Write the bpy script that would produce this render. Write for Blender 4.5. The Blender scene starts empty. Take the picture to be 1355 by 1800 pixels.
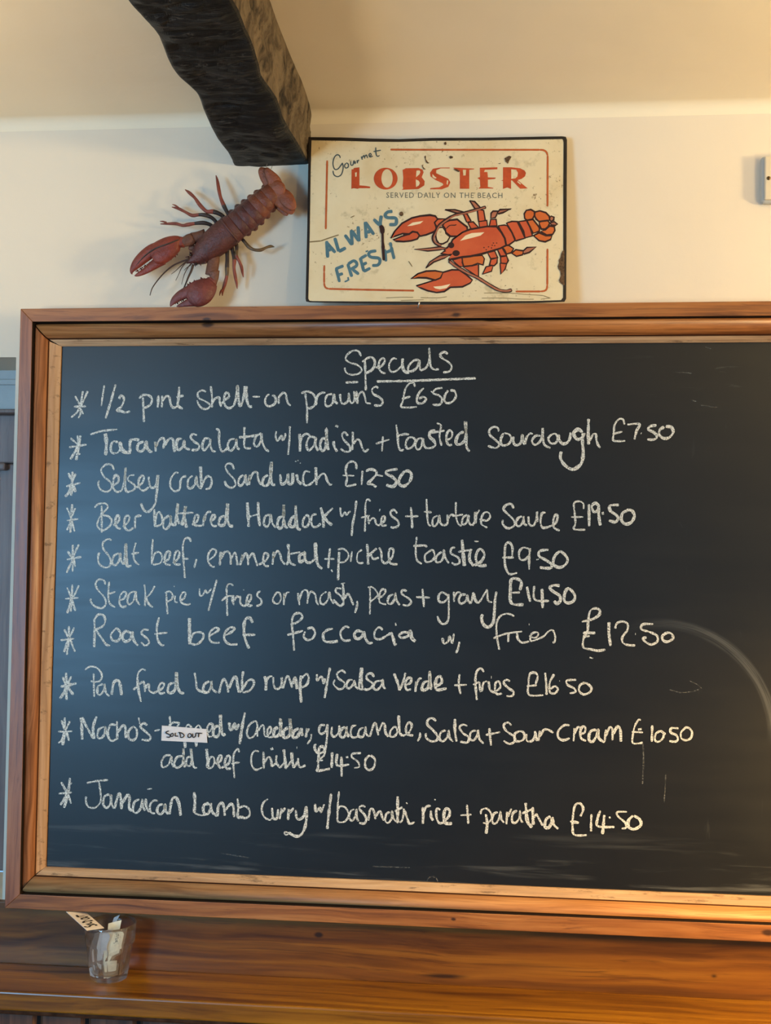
import bpy, bmesh, math, random
from mathutils import Vector, Matrix, noise
C = bpy.context.scene.collection
SC = bpy.context.scene

# ------------------------------------------------------------------ camera
FPX, W, H = 2000.0, 1355.0, 1800.0
DW = 2.10                                   # camera to plaster wall (wall plane is y = 0)
CAM = Vector((0.0, -DW, 1.50))
YAW, PIT, ROL = (math.radians(a) for a in (5.5437, 2.1901, -0.7474))
ROT = Matrix.Rotation(YAW, 3, 'Z') @ Matrix.Rotation(PIT, 3, 'X') @ Matrix.Rotation(ROL, 3, 'Y')
RIGHT, FWD, UP = ROT @ Vector((1, 0, 0)), ROT @ Vector((0, 1, 0)), ROT @ Vector((0, 0, 1))
cd = bpy.data.cameras.new('camera')
cam = bpy.data.objects.new('camera', cd)
C.objects.link(cam)
cd.sensor_fit = 'VERTICAL'
cd.sensor_height = 24.0
cd.lens = 24.0 * FPX / H
cd.clip_start = 0.02
M = Matrix((RIGHT, UP, -FWD)).transposed().to_4x4()
M.translation = CAM
cam.matrix_world = M
SC.camera = cam

# ------------------------------------------------------------------ world, lights, exposure
wd = bpy.data.worlds.new('sky')
SC.world = wd
wd.use_nodes = True
bg = wd.node_tree.nodes['Background']
bg.inputs[0].default_value = (0.30, 0.60, 1.0, 1)
bg.inputs[1].default_value = 0.30
# the sky is brightest beyond the little window (towards +y)
_n = wd.node_tree.nodes; _l = wd.node_tree.links
_tc = _n.new('ShaderNodeTexCoord'); _sx = _n.new('ShaderNodeSeparateXYZ'); _mr = _n.new('ShaderNodeMapRange')
_mr.interpolation_type = 'SMOOTHSTEP'
_l.new(_tc.outputs['Generated'], _sx.inputs[0]); _l.new(_sx.outputs[1], _mr.inputs[0])
for _i, _v in enumerate((0.55, 0.85, 0.40, 1.1)): _mr.inputs[_i + 1].default_value = _v
_l.new(_mr.outputs[0], bg.inputs[1])
SC.view_settings.view_transform = 'Standard'
SC.view_settings.look = 'None'
SC.view_settings.gamma = 1.0
SC.view_settings.use_curve_mapping = False
SC.view_settings.exposure = -0.09

def look_at(o, p):
    o.rotation_euler = (Vector(p) - o.location).to_track_quat('-Z', 'Y').to_euler()

def area(name, loc, aim, sx, sy, power, col):
    l = bpy.data.lights.new(name, 'AREA')
    l.shape = 'RECTANGLE'; l.size = sx; l.size_y = sy; l.energy = power; l.color = col
    o = bpy.data.objects.new(name, l); C.objects.link(o); o.location = loc
    look_at(o, aim)
    return o

def bulb(name, loc, power, col, r=0.05):
    l = bpy.data.lights.new(name, 'POINT')
    l.energy = power; l.color = col; l.shadow_soft_size = r
    o = bpy.data.objects.new(name, l); C.objects.link(o); o.location = loc
    return o

LAMP = (1.0, 0.74, 0.355)
area('window_daylight', (-2.15, -3.4, 1.42), (-0.45, 0, 1.42), 0.80, 0.95, 80, (0.28, 0.62, 1.0))
bulb('pendant_lamp', (2.0, -2.4, 1.96), 50, LAMP, 0.10)
bulb('side_lamp', (2.5, -1.20, 1.78), 178, LAMP, 0.16)
bulb('left_wall_fill', (-2.9, -2.0, 2.12), 7, (1.0, 0.74, 0.38), 0.14)  # unseen fill added to warm the left wall
area('ceiling_fill', (1.00, -0.85, 1.72), (1.00, -0.85, 2.31), 0.25, 0.25, 9.0, LAMP)  # unseen fill added to brighten the ceiling on the right
area('ceiling_fill_left', (-1.15, -0.85, 1.72), (-1.15, -0.85, 2.31), 0.25, 0.25, 6.8, (1.0, 0.72, 0.35))  # second unseen fill, added for the ceiling left of the beam
tl = bpy.data.lights.new('shelf_fill_spot', 'SPOT')            # added unseen spot, aimed down to brighten the right of the shelf
tl.energy = 120; tl.color = (1.0, 0.60, 0.18); tl.shadow_soft_size = 0.08; tl.spot_size = math.radians(84); tl.spot_blend = 1.0
tlo = bpy.data.objects.new('shelf_fill_spot', tl); C.objects.link(tlo); tlo.location = (1.20, -0.75, 1.22)
look_at(tlo, (0.52, -0.08, 0.74))

# ------------------------------------------------------------------ helpers
def ray(px, py):
    return RIGHT * ((px - W / 2) / FPX) + FWD + UP * ((H / 2 - py) / FPX)

def onY(px, py, y):
    d = ray(px, py)
    return CAM + d * ((y - CAM.y) / d.y)

def onZ(px, py, z):
    d = ray(px, py)
    return CAM + d * ((z - CAM.z) / d.z)

class Plane:
    def __init__(s, p, n):
        s.p = Vector(p); s.n = Vector(n).normalized()
    def at(s, px, py, off=0.0):
        d = ray(px, py)
        p0 = s.p + s.n * off
        return CAM + d * ((p0 - CAM).dot(s.n) / d.dot(s.n))

def empty(name, loc, label=None, cat=None, group=None):
    o = bpy.data.objects.new(name, None); C.objects.link(o)
    o.location = loc; o.empty_display_size = 0.05
    if label: o['label'] = label
    if cat: o['category'] = cat
    if group: o['group'] = group
    return o

def loc_of(o):
    v = Vector((0, 0, 0))
    while o is not None:
        v = v + o.location
        o = o.parent
    return v

def mesh(name, verts, faces, mat, parent=None, smooth=False, mats=None, fmat=None, origin=None):
    me = bpy.data.meshes.new(name)
    base = Vector(origin) if origin is not None else (loc_of(parent) if parent else Vector((0, 0, 0)))
    me.from_pydata([tuple(Vector(v) - base) for v in verts], [], faces)
    for m in (mats or [mat]):
        me.materials.append(m)
    if fmat:
        for p, k in zip(me.polygons, fmat):
            p.material_index = k
    if smooth:
        for p in me.polygons: p.use_smooth = True
    me.update()
    o = bpy.data.objects.new(name, me); C.objects.link(o)
    if parent:
        o.parent = parent
        o.location = base - loc_of(parent)
    else:
        o.location = base
    return o

def fix(o):
    bm = bmesh.new(); bm.from_mesh(o.data)
    bmesh.ops.recalc_face_normals(bm, faces=bm.faces)
    bm.to_mesh(o.data); bm.free()
    return o

def struct(o):
    o['kind'] = 'structure'
    return o

def bevel(o, w, seg=2):
    m = o.modifiers.new('bevel', 'BEVEL'); m.width = w; m.segments = seg; m.limit_method = 'ANGLE'
    m.angle_limit = math.radians(40)
    return o

def box(a, b):
    (x0, y0, z0), (x1, y1, z1) = a, b
    v = [(x0, y0, z0), (x1, y0, z0), (x1, y1, z0), (x0, y1, z0), (x0, y0, z1), (x1, y0, z1), (x1, y1, z1), (x0, y1, z1)]
    f = [(0, 3, 2, 1), (4, 5, 6, 7), (0, 1, 5, 4), (1, 2, 6, 5), (2, 3, 7, 6), (3, 0, 4, 7)]
    return v, f

class MB:
    def __init__(s): s.v = []; s.f = []; s.k = []
    def add(s, v, f, k=0):
        n = len(s.v); s.v += list(v); s.f += [tuple(i + n for i in q) for q in f]; s.k += [k] * len(f)
    def build(s, name, mat, parent=None, smooth=False, mats=None, origin=None):
        return mesh(name, s.v, s.f, mat, parent, smooth, mats, s.k if mats else None, origin)

def catmull(pts, step):
    if len(pts) < 3:
        (x0, y0), (x1, y1) = pts[0], pts[-1]
        n = max(2, int(math.hypot(x1 - x0, y1 - y0) / step))
        return [(x0 + (x1 - x0) * i / n, y0 + (y1 - y0) * i / n) for i in range(n + 1)]
    out = []
    P = [pts[0]] + list(pts) + [pts[-1]]
    for i in range(1, len(P) - 2):
        p0, p1, p2, p3 = P[i - 1], P[i], P[i + 1], P[i + 2]
        n = max(2, int(math.hypot(p2[0] - p1[0], p2[1] - p1[1]) / step))
        for j in range(n):
            t = j / n
            q = []
            for a in (0, 1):
                q.append(0.5 * (2 * p1[a] + (p2[a] - p0[a]) * t + (2 * p0[a] - 5 * p1[a] + 4 * p2[a] - p3[a]) * t * t
                                + (3 * p1[a] - p0[a] - 3 * p2[a] + p3[a]) * t ** 3))
            out.append(tuple(q))
    out.append(tuple(pts[-1]))
    return out

def ribbon(pts, w, wob=0.0, seed=0.0, smooth=True, step=1.4):
    """flat brush stroke in photo pixels: list of 2-D verts and faces"""
    q = catmull(pts, step) if smooth else pts
    n = len(q)
    v, f = [], []
    for i, (x, y) in enumerate(q):
        a = q[max(0, i - 1)]; b = q[min(n - 1, i + 1)]
        dx, dy = b[0] - a[0], b[1] - a[1]
        L = math.hypot(dx, dy) or 1.0
        hw = w / 2
        if wob:
            hw *= 1 + wob * noise.noise((x * 0.12 + seed, y * 0.12, seed))
        e = min(i, n - 1 - i)
        if n > 5:
            hw *= (0.62, 0.88)[e] if e < 2 else 1
        nx, ny = -dy / L * hw, dx / L * hw
        v += [(x + nx, y + ny), (x - nx, y - ny)]
        if i: f.append((2 * i - 2, 2 * i - 1, 2 * i + 1, 2 * i))
    return v, f

def parse(txt, ox=0.0, oy=0.0, s=1.0):
    """'w6 x,y x,y; x,y ...' -> [(width or None, [(px,py)...])]"""
    out = []
    for st in txt.split(';'):
        toks = st.split()
        if not toks: continue
        w = None
        if toks[0][0] == 'w':
            w = float(toks[0][1:]); toks = toks[1:]
        out.append((w, [(ox + float(t.split(',')[0]) / s, oy + float(t.split(',')[1]) / s) for t in toks]))
    return out

def tri(poly):
    from mathutils.geometry import tessellate_polygon
    return [tuple(t) for t in tessellate_polygon([[Vector((x, y, 0)) for x, y in poly]])]

# ------------------------------------------------------------------ materials
def new_mat(name):
    m = bpy.data.materials.new(name); m.use_nodes = True
    nt = m.node_tree
    return m, nt, nt.nodes['Principled BSDF']

class G:
    """tiny node graph builder"""
    def __init__(s, nt): s.nt = nt; s.p = None
    def n(s, t, **kw):
        x = s.nt.nodes.new(t)
        for k, v in kw.items(): setattr(x, k, v)
        return x
    def put(s, node, i, v):
        if isinstance(v, bpy.types.NodeSocket): s.nt.links.new(v, node.inputs[i])
        elif v is not None: node.inputs[i].default_value = v
    def pos(s):
        if s.p is None: s.p = s.n('ShaderNodeNewGeometry').outputs['Position']
        return s.p
    def map(s, scale, loc=(0, 0, 0), rot=(0, 0, 0), vec=None):
        m = s.n('ShaderNodeMapping')
        s.put(m, 'Vector', vec or s.pos()); s.put(m, 'Scale', scale); s.put(m, 'Location', loc); s.put(m, 'Rotation', rot)
        return m.outputs[0]
    def noise(s, vec, scale, detail=4, rough=0.55, dist=0.0):
        t = s.n('ShaderNodeTexNoise')
        s.put(t, 'Vector', vec); s.put(t, 'Scale', scale); s.put(t, 'Detail', detail); s.put(t, 'Roughness', rough); s.put(t, 'Distortion', dist)
        return t.outputs[0]
    def math(s, op, a, b=None, c=None, clamp=False):
        t = s.n('ShaderNodeMath', operation=op); t.use_clamp = clamp
        s.put(t, 0, a); s.put(t, 1, b); s.put(t, 2, c)
        return t.outputs[0]
    def ss(s, x, a, b):
        t = s.n('ShaderNodeMapRange', interpolation_type='SMOOTHSTEP')
        s.put(t, 0, x); s.put(t, 1, a); s.put(t, 2, b); s.put(t, 3, 0.0); s.put(t, 4, 1.0)
        return t.outputs[0]
    def ramp(s, x, stops):
        t = s.n('ShaderNodeValToRGB')
        el = t.color_ramp.elements
        while len(el) < len(stops): el.new(0.5)
        for e, (p, c) in zip(el, stops):
            e.position = p; e.color = (*c, 1) if len(c) == 3 else c
        s.put(t, 0, x)
        return t.outputs[0]
    def mix(s, f, a, b, mode='MIX'):
        t = s.n('ShaderNodeMix', data_type='RGBA', blend_type=mode)
        s.put(t, 0, f)
        for i, v in ((6, a), (7, b)):
            if isinstance(v, tuple): v = (*v, 1) if len(v) == 3 else v
            s.put(t, i, v)
        return t.outputs[2]
    def bump(s, h, strength, dist):
        t = s.n('ShaderNodeBump')
        s.put(t, 'Height', h); s.put(t, 'Strength', strength); s.put(t, 'Distance', dist)
        return t.outputs[0]
    def xyz(s, vec=None):
        t = s.n('ShaderNodeSeparateXYZ'); s.put(t, 0, vec or s.pos()); return t.outputs

def flat(name, col, rough=0.6, spec=0.4, metal=0.0):
    m, nt, b = new_mat(name)
    b.inputs['Base Color'].default_value = (*col, 1); b.inputs['Roughness'].default_value = rough
    b.inputs['Specular IOR Level'].default_value = spec; b.inputs['Metallic'].default_value = metal
    return m

def speckled(name, c0, c1, scale=60, rough=0.6, spec=0.4, bump=0.0):
    m, nt, b = new_mat(name); g = G(nt)
    n = g.noise(g.pos(), scale, 5, 0.6)
    nt.links.new(g.ramp(n, [(0.35, c0), (0.65, c1)]), b.inputs['Base Color'])
    b.inputs['Roughness'].default_value = rough; b.inputs['Specular IOR Level'].default_value = spec
    if bump: nt.links.new(g.bump(n, bump, 0.002), b.inputs['Normal'])
    return m

def plaster(name, c0, c1):
    m, nt, b = new_mat(name); g = G(nt)
    n = g.noise(g.pos(), 2.2, 4, 0.5)
    nt.links.new(g.ramp(n, [(0.3, c0), (0.7, c1)]), b.inputs['Base Color'])
    b.inputs['Roughness'].default_value = 0.75; b.inputs['Specular IOR Level'].default_value = 0.25
    h = g.math('ADD', g.math('MULTIPLY', g.noise(g.pos(), 9, 3, 0.5), 1.0), g.math('MULTIPLY', g.noise(g.pos(), 160, 3, 0.6), 0.06))
    nt.links.new(g.bump(h, 0.35, 0.006), b.inputs['Normal'])
    return m

def wood(name, dark, mid, light, axis='x', seed=0.0, rough=0.34, fine=1.0, knots=(), spec=0.5, worn=0.0):
    """varnished pine: long streaks along the grain axis, growth-ring arches, dark fibres, knots at world (x, z, half length, half height)"""
    m, nt, b = new_mat(name); g = G(nt)
    L, S = 1.6 * fine, 34.0 * fine
    sc = {'x': (L, S, S), 'z': (S, S, L)}[axis]
    warp = g.noise(g.map((2.2, 2.2, 2.2), (seed, seed * 2, seed * 3)), 1.0, 2, 0.5)
    p = g.pos()
    vm = g.n('ShaderNodeVectorMath', operation='MULTIPLY_ADD')
    t = g.n('ShaderNodeCombineXYZ')
    for i in range(3): g.put(t, i, warp)
    g.put(vm, 0, t.outputs[0]); g.put(vm, 1, (0.0, 0.05, 0.05) if axis == 'x' else (0.05, 0.05, 0.0)); g.put(vm, 2, p)
    w = vm.outputs[0]
    n1 = g.noise(g.map(sc, (seed * 7, seed, seed * 5), vec=w), 1.0, 5, 0.62, 0.5)
    n2 = g.noise(g.map(tuple(4.5 * k for k in sc), (seed, seed * 9, 3), vec=w), 1.0, 4, 0.6, 0.2)
    n3 = g.noise(g.map(tuple(0.35 * k for k in sc), (seed * 3, 1, seed), vec=w), 1.0, 2, 0.5, 1.2)
    ring = g.math('SINE', g.math('MULTIPLY', n3, 46.0))
    v = g.math('ADD', g.math('MULTIPLY', n1, 0.62), g.math('ADD', g.math('MULTIPLY', n2, 0.30), g.math('MULTIPLY', ring, 0.055)))
    col = g.ramp(v, [(0.30, dark), (0.46, mid), (0.64, light)])
    fib = g.noise(g.map(tuple((2.2 if k == L else 9.0) * k for k in sc), (seed, 4, seed * 2), vec=w), 1.0, 4, 0.65, 0.3)
    col = g.mix(g.math('MULTIPLY', g.ss(fib, 0.52, 0.68), 0.55), col, dark)
    late = g.ss(g.noise(g.map(tuple(0.8 * k for k in sc), (seed * 2, 6, seed), vec=w), 1.0, 3, 0.55, 0.9), 0.58, 0.66)
    col = g.mix(g.math('MULTIPLY', late, 0.40), col, tuple(0.8 * c for c in dark))
    x, y, z = g.xyz()
    for (kx, kz, rx, rz) in knots:
        d = g.math('SQRT', g.math('ADD', g.math('POWER', g.math('DIVIDE', g.math('SUBTRACT', x, kx), rx), 2.0),
                                  g.math('POWER', g.math('DIVIDE', g.math('SUBTRACT', z, kz), rz), 2.0)))
        d = g.math('ADD', d, g.math('MULTIPLY', g.math('SUBTRACT', n1, 0.5), 2.4))
        k = g.math('SUBTRACT', 1.0, g.ss(d, 0.35, 1.10))
        col = g.mix(g.math('MULTIPLY', k, 0.88), col, tuple(0.22 * c for c in dark))
    if worn:
        wn = g.ss(g.noise(g.map((14, 60, 60), (seed, 0, 0)), 1.0, 5, 0.7), 0.56, 0.66)
        col = g.mix(g.math('MULTIPLY', wn, worn), col, tuple(0.35 * c for c in dark))
    nt.links.new(col, b.inputs['Base Color'])
    nt.links.new(g.math('ADD', rough - 0.06, g.math('MULTIPLY', n2, 0.14)), b.inputs['Roughness'])
    b.inputs['Specular IOR Level'].default_value = spec
    nt.links.new(g.bump(v, 0.22, 0.0012), b.inputs['Normal'])
    return m

PLASTER = plaster('cream_plaster', (0.74, 0.645, 0.505), (0.78, 0.69, 0.545))
CEIL = plaster('ceiling_plaster', (0.83, 0.735, 0.55), (0.86, 0.765, 0.58))

def kn(px, py, y, rx, rz):
    p = onY(px, py, y); return (p.x, p.z, rx, rz)

YF, YM, YG, YB = -0.066, -0.056, -0.040, -0.030     # frame front, moulding crest, groove floor, board face
YBACK = -0.014                                      # boarded back panel above the shelf
RAILH = wood('pine_rail', (0.105, 0.032, 0.008), (0.29, 0.100, 0.022), (0.42, 0.170, 0.045), 'x', 1.3, 0.40,
             knots=[kn(802, 553, YF, .012, .006), kn(363, 562, YF, .009, .005), kn(797, 1616, YF, .006, .004), kn(1350, 1640, YF, .012, .007)])
MOULDH = wood('pine_moulding', (0.15, 0.048, 0.014), (0.38, 0.145, 0.042), (0.52, 0.23, 0.080), 'x', 4.1, 0.36,
              knots=[kn(365, 571, YM, .012, .006), kn(865, 563, YM, .02, .003)])
RAILV = wood('pine_stile', (0.105, 0.032, 0.014), (0.27, 0.095, 0.038), (0.39, 0.155, 0.065), 'z', 2.2, 0.42)
MOULDV = wood('pine_moulding_upright', (0.16, 0.055, 0.022), (0.39, 0.16, 0.068), (0.52, 0.24, 0.11), 'z', 6.6, 0.38)
LIPH = wood('worn_pine_lip', (0.34, 0.19, 0.095), (0.52, 0.32, 0.165), (0.64, 0.43, 0.25), 'x', 8.2, 0.5, worn=0.7)
LIPV = wood('worn_pine_lip_upright', (0.30, 0.15, 0.07), (0.46, 0.26, 0.13), (0.58, 0.36, 0.2), 'z', 9.3, 0.5, worn=0.6)
MOULDB = wood('lit_pine_moulding', (0.20, 0.072, 0.024), (0.44, 0.19, 0.065), (0.56, 0.28, 0.11), 'x', 14.1, 0.48, spec=0.3)  # paler moulding pine: downlight on the bottom bead put into the colour
CREASE_SHADE = flat('shaded_arris', (0.06, 0.022, 0.009), 0.7, 0.2)  # crease shade at the edges of the bead, put in as dark brown
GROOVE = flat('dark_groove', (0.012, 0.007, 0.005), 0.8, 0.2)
BACKW = wood('back_panel_pine', (0.055, 0.016, 0.002), (0.17, 0.055, 0.004), (0.27, 0.102, 0.007), 'x', 11.0, 0.36, fine=0.55,
             knots=[kn(560, 1643, YBACK, .01, .006), kn(1255, 1716, YBACK, .012, .008), kn(780, 1716, YBACK, .06, .006)])
SHELFW = wood('shelf_pine', (0.09, 0.027, 0.0025), (0.25, 0.095, 0.005), (0.37, 0.16, 0.009), 'x', 15.0, 0.30, fine=0.6)
PANELW = wood('matchboard_pine', (0.05, 0.018, 0.008), (0.12, 0.045, 0.02), (0.19, 0.075, 0.033), 'z', 17.0, 0.45, fine=0.7)

# blackboard: slate paint with rubbed chalk dust, an arc where a cloth swept, scratches
def board_material():
    m, nt, b = new_mat('blackboard_paint'); g = G(nt)
    x, y, z = g.xyz()
    a = onY(1160, 1290, YB); e = onY(1361, 1290, YB)
    R = (e - a).length
    dx = g.math('SUBTRACT', x, a.x); dz = g.math('SUBTRACT', z, a.z)
    r = g.math('SQRT', g.math('ADD', g.math('MULTIPLY', dx, dx), g.math('MULTIPLY', dz, dz)))
    rn = g.math('DIVIDE', r, R)
    streak = g.noise(g.map((1, 1, 1), (0, 0, 0)), 7, 4, 0.6)
    cmb = g.n('ShaderNodeCombineXYZ'); g.put(cmb, 0, g.math('MULTIPLY', rn, 60.0)); g.put(cmb, 1, g.math('ARCTAN2', dz, dx))
    arcn = g.noise(cmb.outputs[0], 1.3, 4, 0.6)
    rr = g.math('ADD', rn, g.math('MULTIPLY', g.math('SUBTRACT', streak, 0.5), 0.05))
    band = g.math('MULTIPLY', g.ss(rr, 0.925, 0.985), g.math('SUBTRACT', 1.0, g.ss(rr, 1.0, 1.05)))
    side = g.math('MULTIPLY', g.ss(dx, -0.10, 0.14), g.ss(dz, -0.02, 0.03))
    arc = g.math('MULTIPLY', g.math('MULTIPLY', band, side), g.math('MULTIPLY', g.ss(arcn, 0.30, 0.62), 0.11))
    # rubbed dust: long horizontal wipes along the foot, fine scratches near the top right
    wip = g.noise(g.map((3.0, 1, 46), (2, 0, 5)), 1.0, 5, 0.62, 0.4)
    zb = onY(600, 1545, YB).z; zt = onY(600, 605, YB).z; xr = onY(1140, 700, YB).x
    foot = g.math('SUBTRACT', 1.0, g.ss(z, zb, zb + 0.13))
    wipes = g.math('MULTIPLY', g.math('MULTIPLY', g.ss(wip, 0.52, 0.72), foot), 0.11)
    scr = g.noise(g.map((9.0, 1, 120), (7, 0, 1)), 1.0, 4, 0.7, 0.6)
    top = g.math('MULTIPLY', g.ss(z, zt - 0.14, zt - 0.02), g.ss(x, xr - 0.1, xr + 0.05))
    scratch = g.math('MULTIPLY', g.math('MULTIPLY', g.ss(scr, 0.60, 0.72), top), 0.06)
    vsc = g.noise(g.map((70.0, 1, 9), (3, 0, 8)), 1.0, 4, 0.7, 0.4)
    vert = g.math('MULTIPLY', g.math('MULTIPLY', g.ss(vsc, 0.64, 0.76), g.ss(x, xr - 0.05, xr + 0.1)), 0.02)
    haze = g.math('MULTIPLY', g.ss(g.noise(g.map((1, 1, 1.6)), 2.6, 4, 0.6), 0.40, 0.75), 0.005)
    dust = g.math('ADD', g.math('ADD', arc, wipes), g.math('ADD', g.math('ADD', scratch, vert), haze))
    col = g.mix(dust, (0.0058, 0.0062, 0.0056), (0.62, 0.64, 0.60))
    nt.links.new(col, b.inputs['Base Color'])
    b.inputs['Specular IOR Level'].default_value = 0.5
    nt.links.new(g.math('ADD', 0.33, g.math('MULTIPLY', g.noise(g.map((3, 1, 30)), 1.0, 4, 0.6), 0.10)), b.inputs['Roughness'])
    hb = g.math('ADD', g.noise(g.pos(), 5.0, 2, 0.5), g.math('MULTIPLY', wip, 0.05))
    nt.links.new(g.bump(hb, 0.10, 0.004), b.inputs['Normal'])
    return m
BOARD = board_material()

def chalk_material(name, col, lo, hi):
    m, nt, b = new_mat(name); g = G(nt)
    b.inputs['Base Color'].default_value = (*col, 1); b.inputs['Roughness'].default_value = 0.95
    b.inputs['Specular IOR Level'].default_value = 0.1
    n = g.noise(g.map((1, 1, 1)), 480, 3, 0.75)
    lines = g.noise(g.map((260, 1, 900)), 1.0, 3, 0.6)
    nn = g.math('ADD', g.math('MULTIPLY', n, 0.6), g.math('MULTIPLY', lines, 0.4))
    nt.links.new(g.ss(nn, lo, hi), b.inputs['Alpha'])
    return m
CHALK = chalk_material('white_chalk', (0.84, 0.83, 0.74), 0.32, 0.62)
FAINT = chalk_material('rubbed_chalk', (0.62, 0.62, 0.56), 0.44, 0.90)

# ------------------------------------------------------------------ room shell
XOPEN0, XOPEN1 = -2.6, onY(21.5, 900, 0.0).x        # window opening left of the board
Z_LINTEL = onY(10, 628, 0.0).z
Z_SILL = onY(8, 1597, YF).z - 0.004
ZC = onY(250, 206, 0.0).z                           # ceiling
XR = 3.0
cove = 0.022
def wall_back():
    mb = MB()
    def q(x0, x1, z0, z1): mb.add([(x0, 0, z0), (x1, 0, z0), (x1, 0, z1), (x0, 0, z1)], [(0, 1, 2, 3)])
    q(XOPEN1, XR, 0, Z_LINTEL); q(XOPEN0 - 0.6, XOPEN1, Z_LINTEL, ZC - cove); q(XOPEN1, XR, Z_LINTEL, ZC - cove)
    q(XOPEN0 - 0.6, XOPEN1, 0, Z_SILL); q(XOPEN0 - .6, XOPEN0, Z_SILL, Z_LINTEL)
    # reveals of the opening through the thick wall
    t = 0.175
    mb.add([(XOPEN0, 0, Z_LINTEL), (XOPEN1, 0, Z_LINTEL), (XOPEN1, t, Z_LINTEL), (XOPEN0, t, Z_LINTEL)], [(0, 1, 2, 3)])
    mb.add([(XOPEN0, 0, Z_SILL), (XOPEN1, 0, Z_SILL), (XOPEN1, t, Z_SILL), (XOPEN0, t, Z_SILL)], [(3, 2, 1, 0)])
    mb.add([(XOPEN1, 0, Z_SILL), (XOPEN1, t, Z_SILL), (XOPEN1, t, Z_LINTEL), (XOPEN1, 0, Z_LINTEL)], [(0, 1, 2, 3)])
    o = mb.build('wall_back', PLASTER); return struct(o)
wall_back()
def ceiling():
    prof = [(0.0, ZC - cove)]
    for i in range(1, 9):
        a = i / 8 * math.pi / 2
        prof.append((-cove + cove * math.cos(a), ZC - cove + cove * math.sin(a)))
    prof.append((-3.2, ZC + 0.02)); 
    v, f = [], []
    for (y, z) in prof:
        v += [(XOPEN0 - .6, y, z), (XR, y, z)]
    for i in range(len(prof) - 1): f.append((2 * i, 2 * i + 1, 2 * i + 3, 2 * i + 2))
    return struct(mesh('ceiling', v, f, CEIL, smooth=True))
ceiling()
FLOORM = wood('floor_boards', (0.06, 0.03, 0.015), (0.15, 0.075, 0.035), (0.22, 0.12, 0.06), 'x', 21, 0.45)
struct(mesh('floor', [(-3.2, -5.0, 0), (XR, -5.0, 0), (XR, 0.4, 0), (-3.2, 0.4, 0)], [(0, 1, 2, 3)], FLOORM))

# window seen through the opening at the left edge
def window():
    yw = 0.175
    head = speckled('blue_grey_paint', (0.40, 0.41, 0.39), (0.46, 0.46, 0.43), 20, 0.5)
    brown = wood('brown_window_wood', (0.14, 0.085, 0.07), (0.21, 0.135, 0.11), (0.26, 0.18, 0.15), 'z', 31, 0.5)
    rootloc = (XOPEN1 - 0.4, yw, Z_SILL)
    root = empty('window_1', rootloc); struct(root)
    x1 = XOPEN1 + 0.05
    za, zb_, zc_ = onY(10, 655, yw).z + .01, onY(10, 720, yw - .02).z, onY(10, 728, yw - .01).z
    def part(name, a, b, m, bw=0.003):
        v, f = box(a, b); return bevel(mesh(name, v, f, m, root), bw)
    part('window_head', (XOPEN0, yw - 0.02, zb_), (x1, yw + 0.05, za + 0.05), head)
    zl = onY(10, 672, yw - 0.02).z
    part('head_bead', (XOPEN0, yw - 0.026, zl - .006), (x1, yw - 0.02, zl + .006), head, 0.002)
    part('head_rail', (XOPEN0, yw - 0.03, zc_), (x1, yw + 0.04, zb_), brown)
    zt = onY(3, 814, yw).z
    zg = onY(3, 827, yw).z; xg = onY(3.2, 860, yw + .02).x
    part('transom_panel', (XOPEN0, yw + 0.0, zt), (x1, yw + 0.05, zc_), brown)
    part('window_frame', (xg, yw + 0.005, Z_SILL), (x1, yw + 0.05, zt), brown, 0.004)
    part('window_frame', (XOPEN0, yw - 0.012, zg), (onY(8.5, 820, yw - .012).x, yw + 0.05, zt), brown, 0.004)
    zm0, zm1 = onY(3, 1100, yw).z, onY(3, 1562, yw).z
    part('lower_panel', (XOPEN0, yw + 0.01, zm1), (xg, yw + 0.05, zm0), brown, 0.003)
    gm, nt, b = new_mat('window_glass')
    b.inputs['Base Color'].default_value = (1, 1, 1, 1); b.inputs['Roughness'].default_value = 0.02
    b.inputs['Transmission Weight'].default_value = 1.0; b.inputs['IOR'].default_value = 1.02
    v, f = box((XOPEN0, yw + 0.024, Z_SILL), (xg, yw + 0.028, zg)); mesh('pane', v, f, gm, root)
window()

# ------------------------------------------------------------------ chalkboard
def XX(L, Rr, x):   # y at pixel x on the line through two pixel points
    return L[1] + (Rr[1] - L[1]) * (x - L[0]) / (Rr[0] - L[0])
QD = [  # TL, TR@1355, BL, BR@1355, right edge x, depth
    ((36, 542.6), (1355, 529.2), (8, 1596.5), (1355, 1656.6), 1800, YF),
    ((57, 565.6), (1355, 554.9), (35, 1572), (1355, 1626.2), 1778, YF),
    ((62, 570), (1355, 558.6), (37.5, 1567.5), (1355, 1621.3), 1773, YM + 0.004),
    ((86, 596.5), (1355, 589.4), (62, 1538.5), (1355, 1594.5), 1750, YM + 0.008),
    ((107.5, 608.7), (1355, 601.2), (80, 1524), (1355, 1576), 1728, YB - 0.004),
]
def quad(k, y=None):
    tl, tr, bl, br, xr_, d = QD[k]
    d = d if y is None else y
    return [onY(*tl, d), onY(xr_, XX(tl, tr, xr_), d), onY(xr_, XX(bl, br, xr_), d), onY(*bl, d)]
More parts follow.
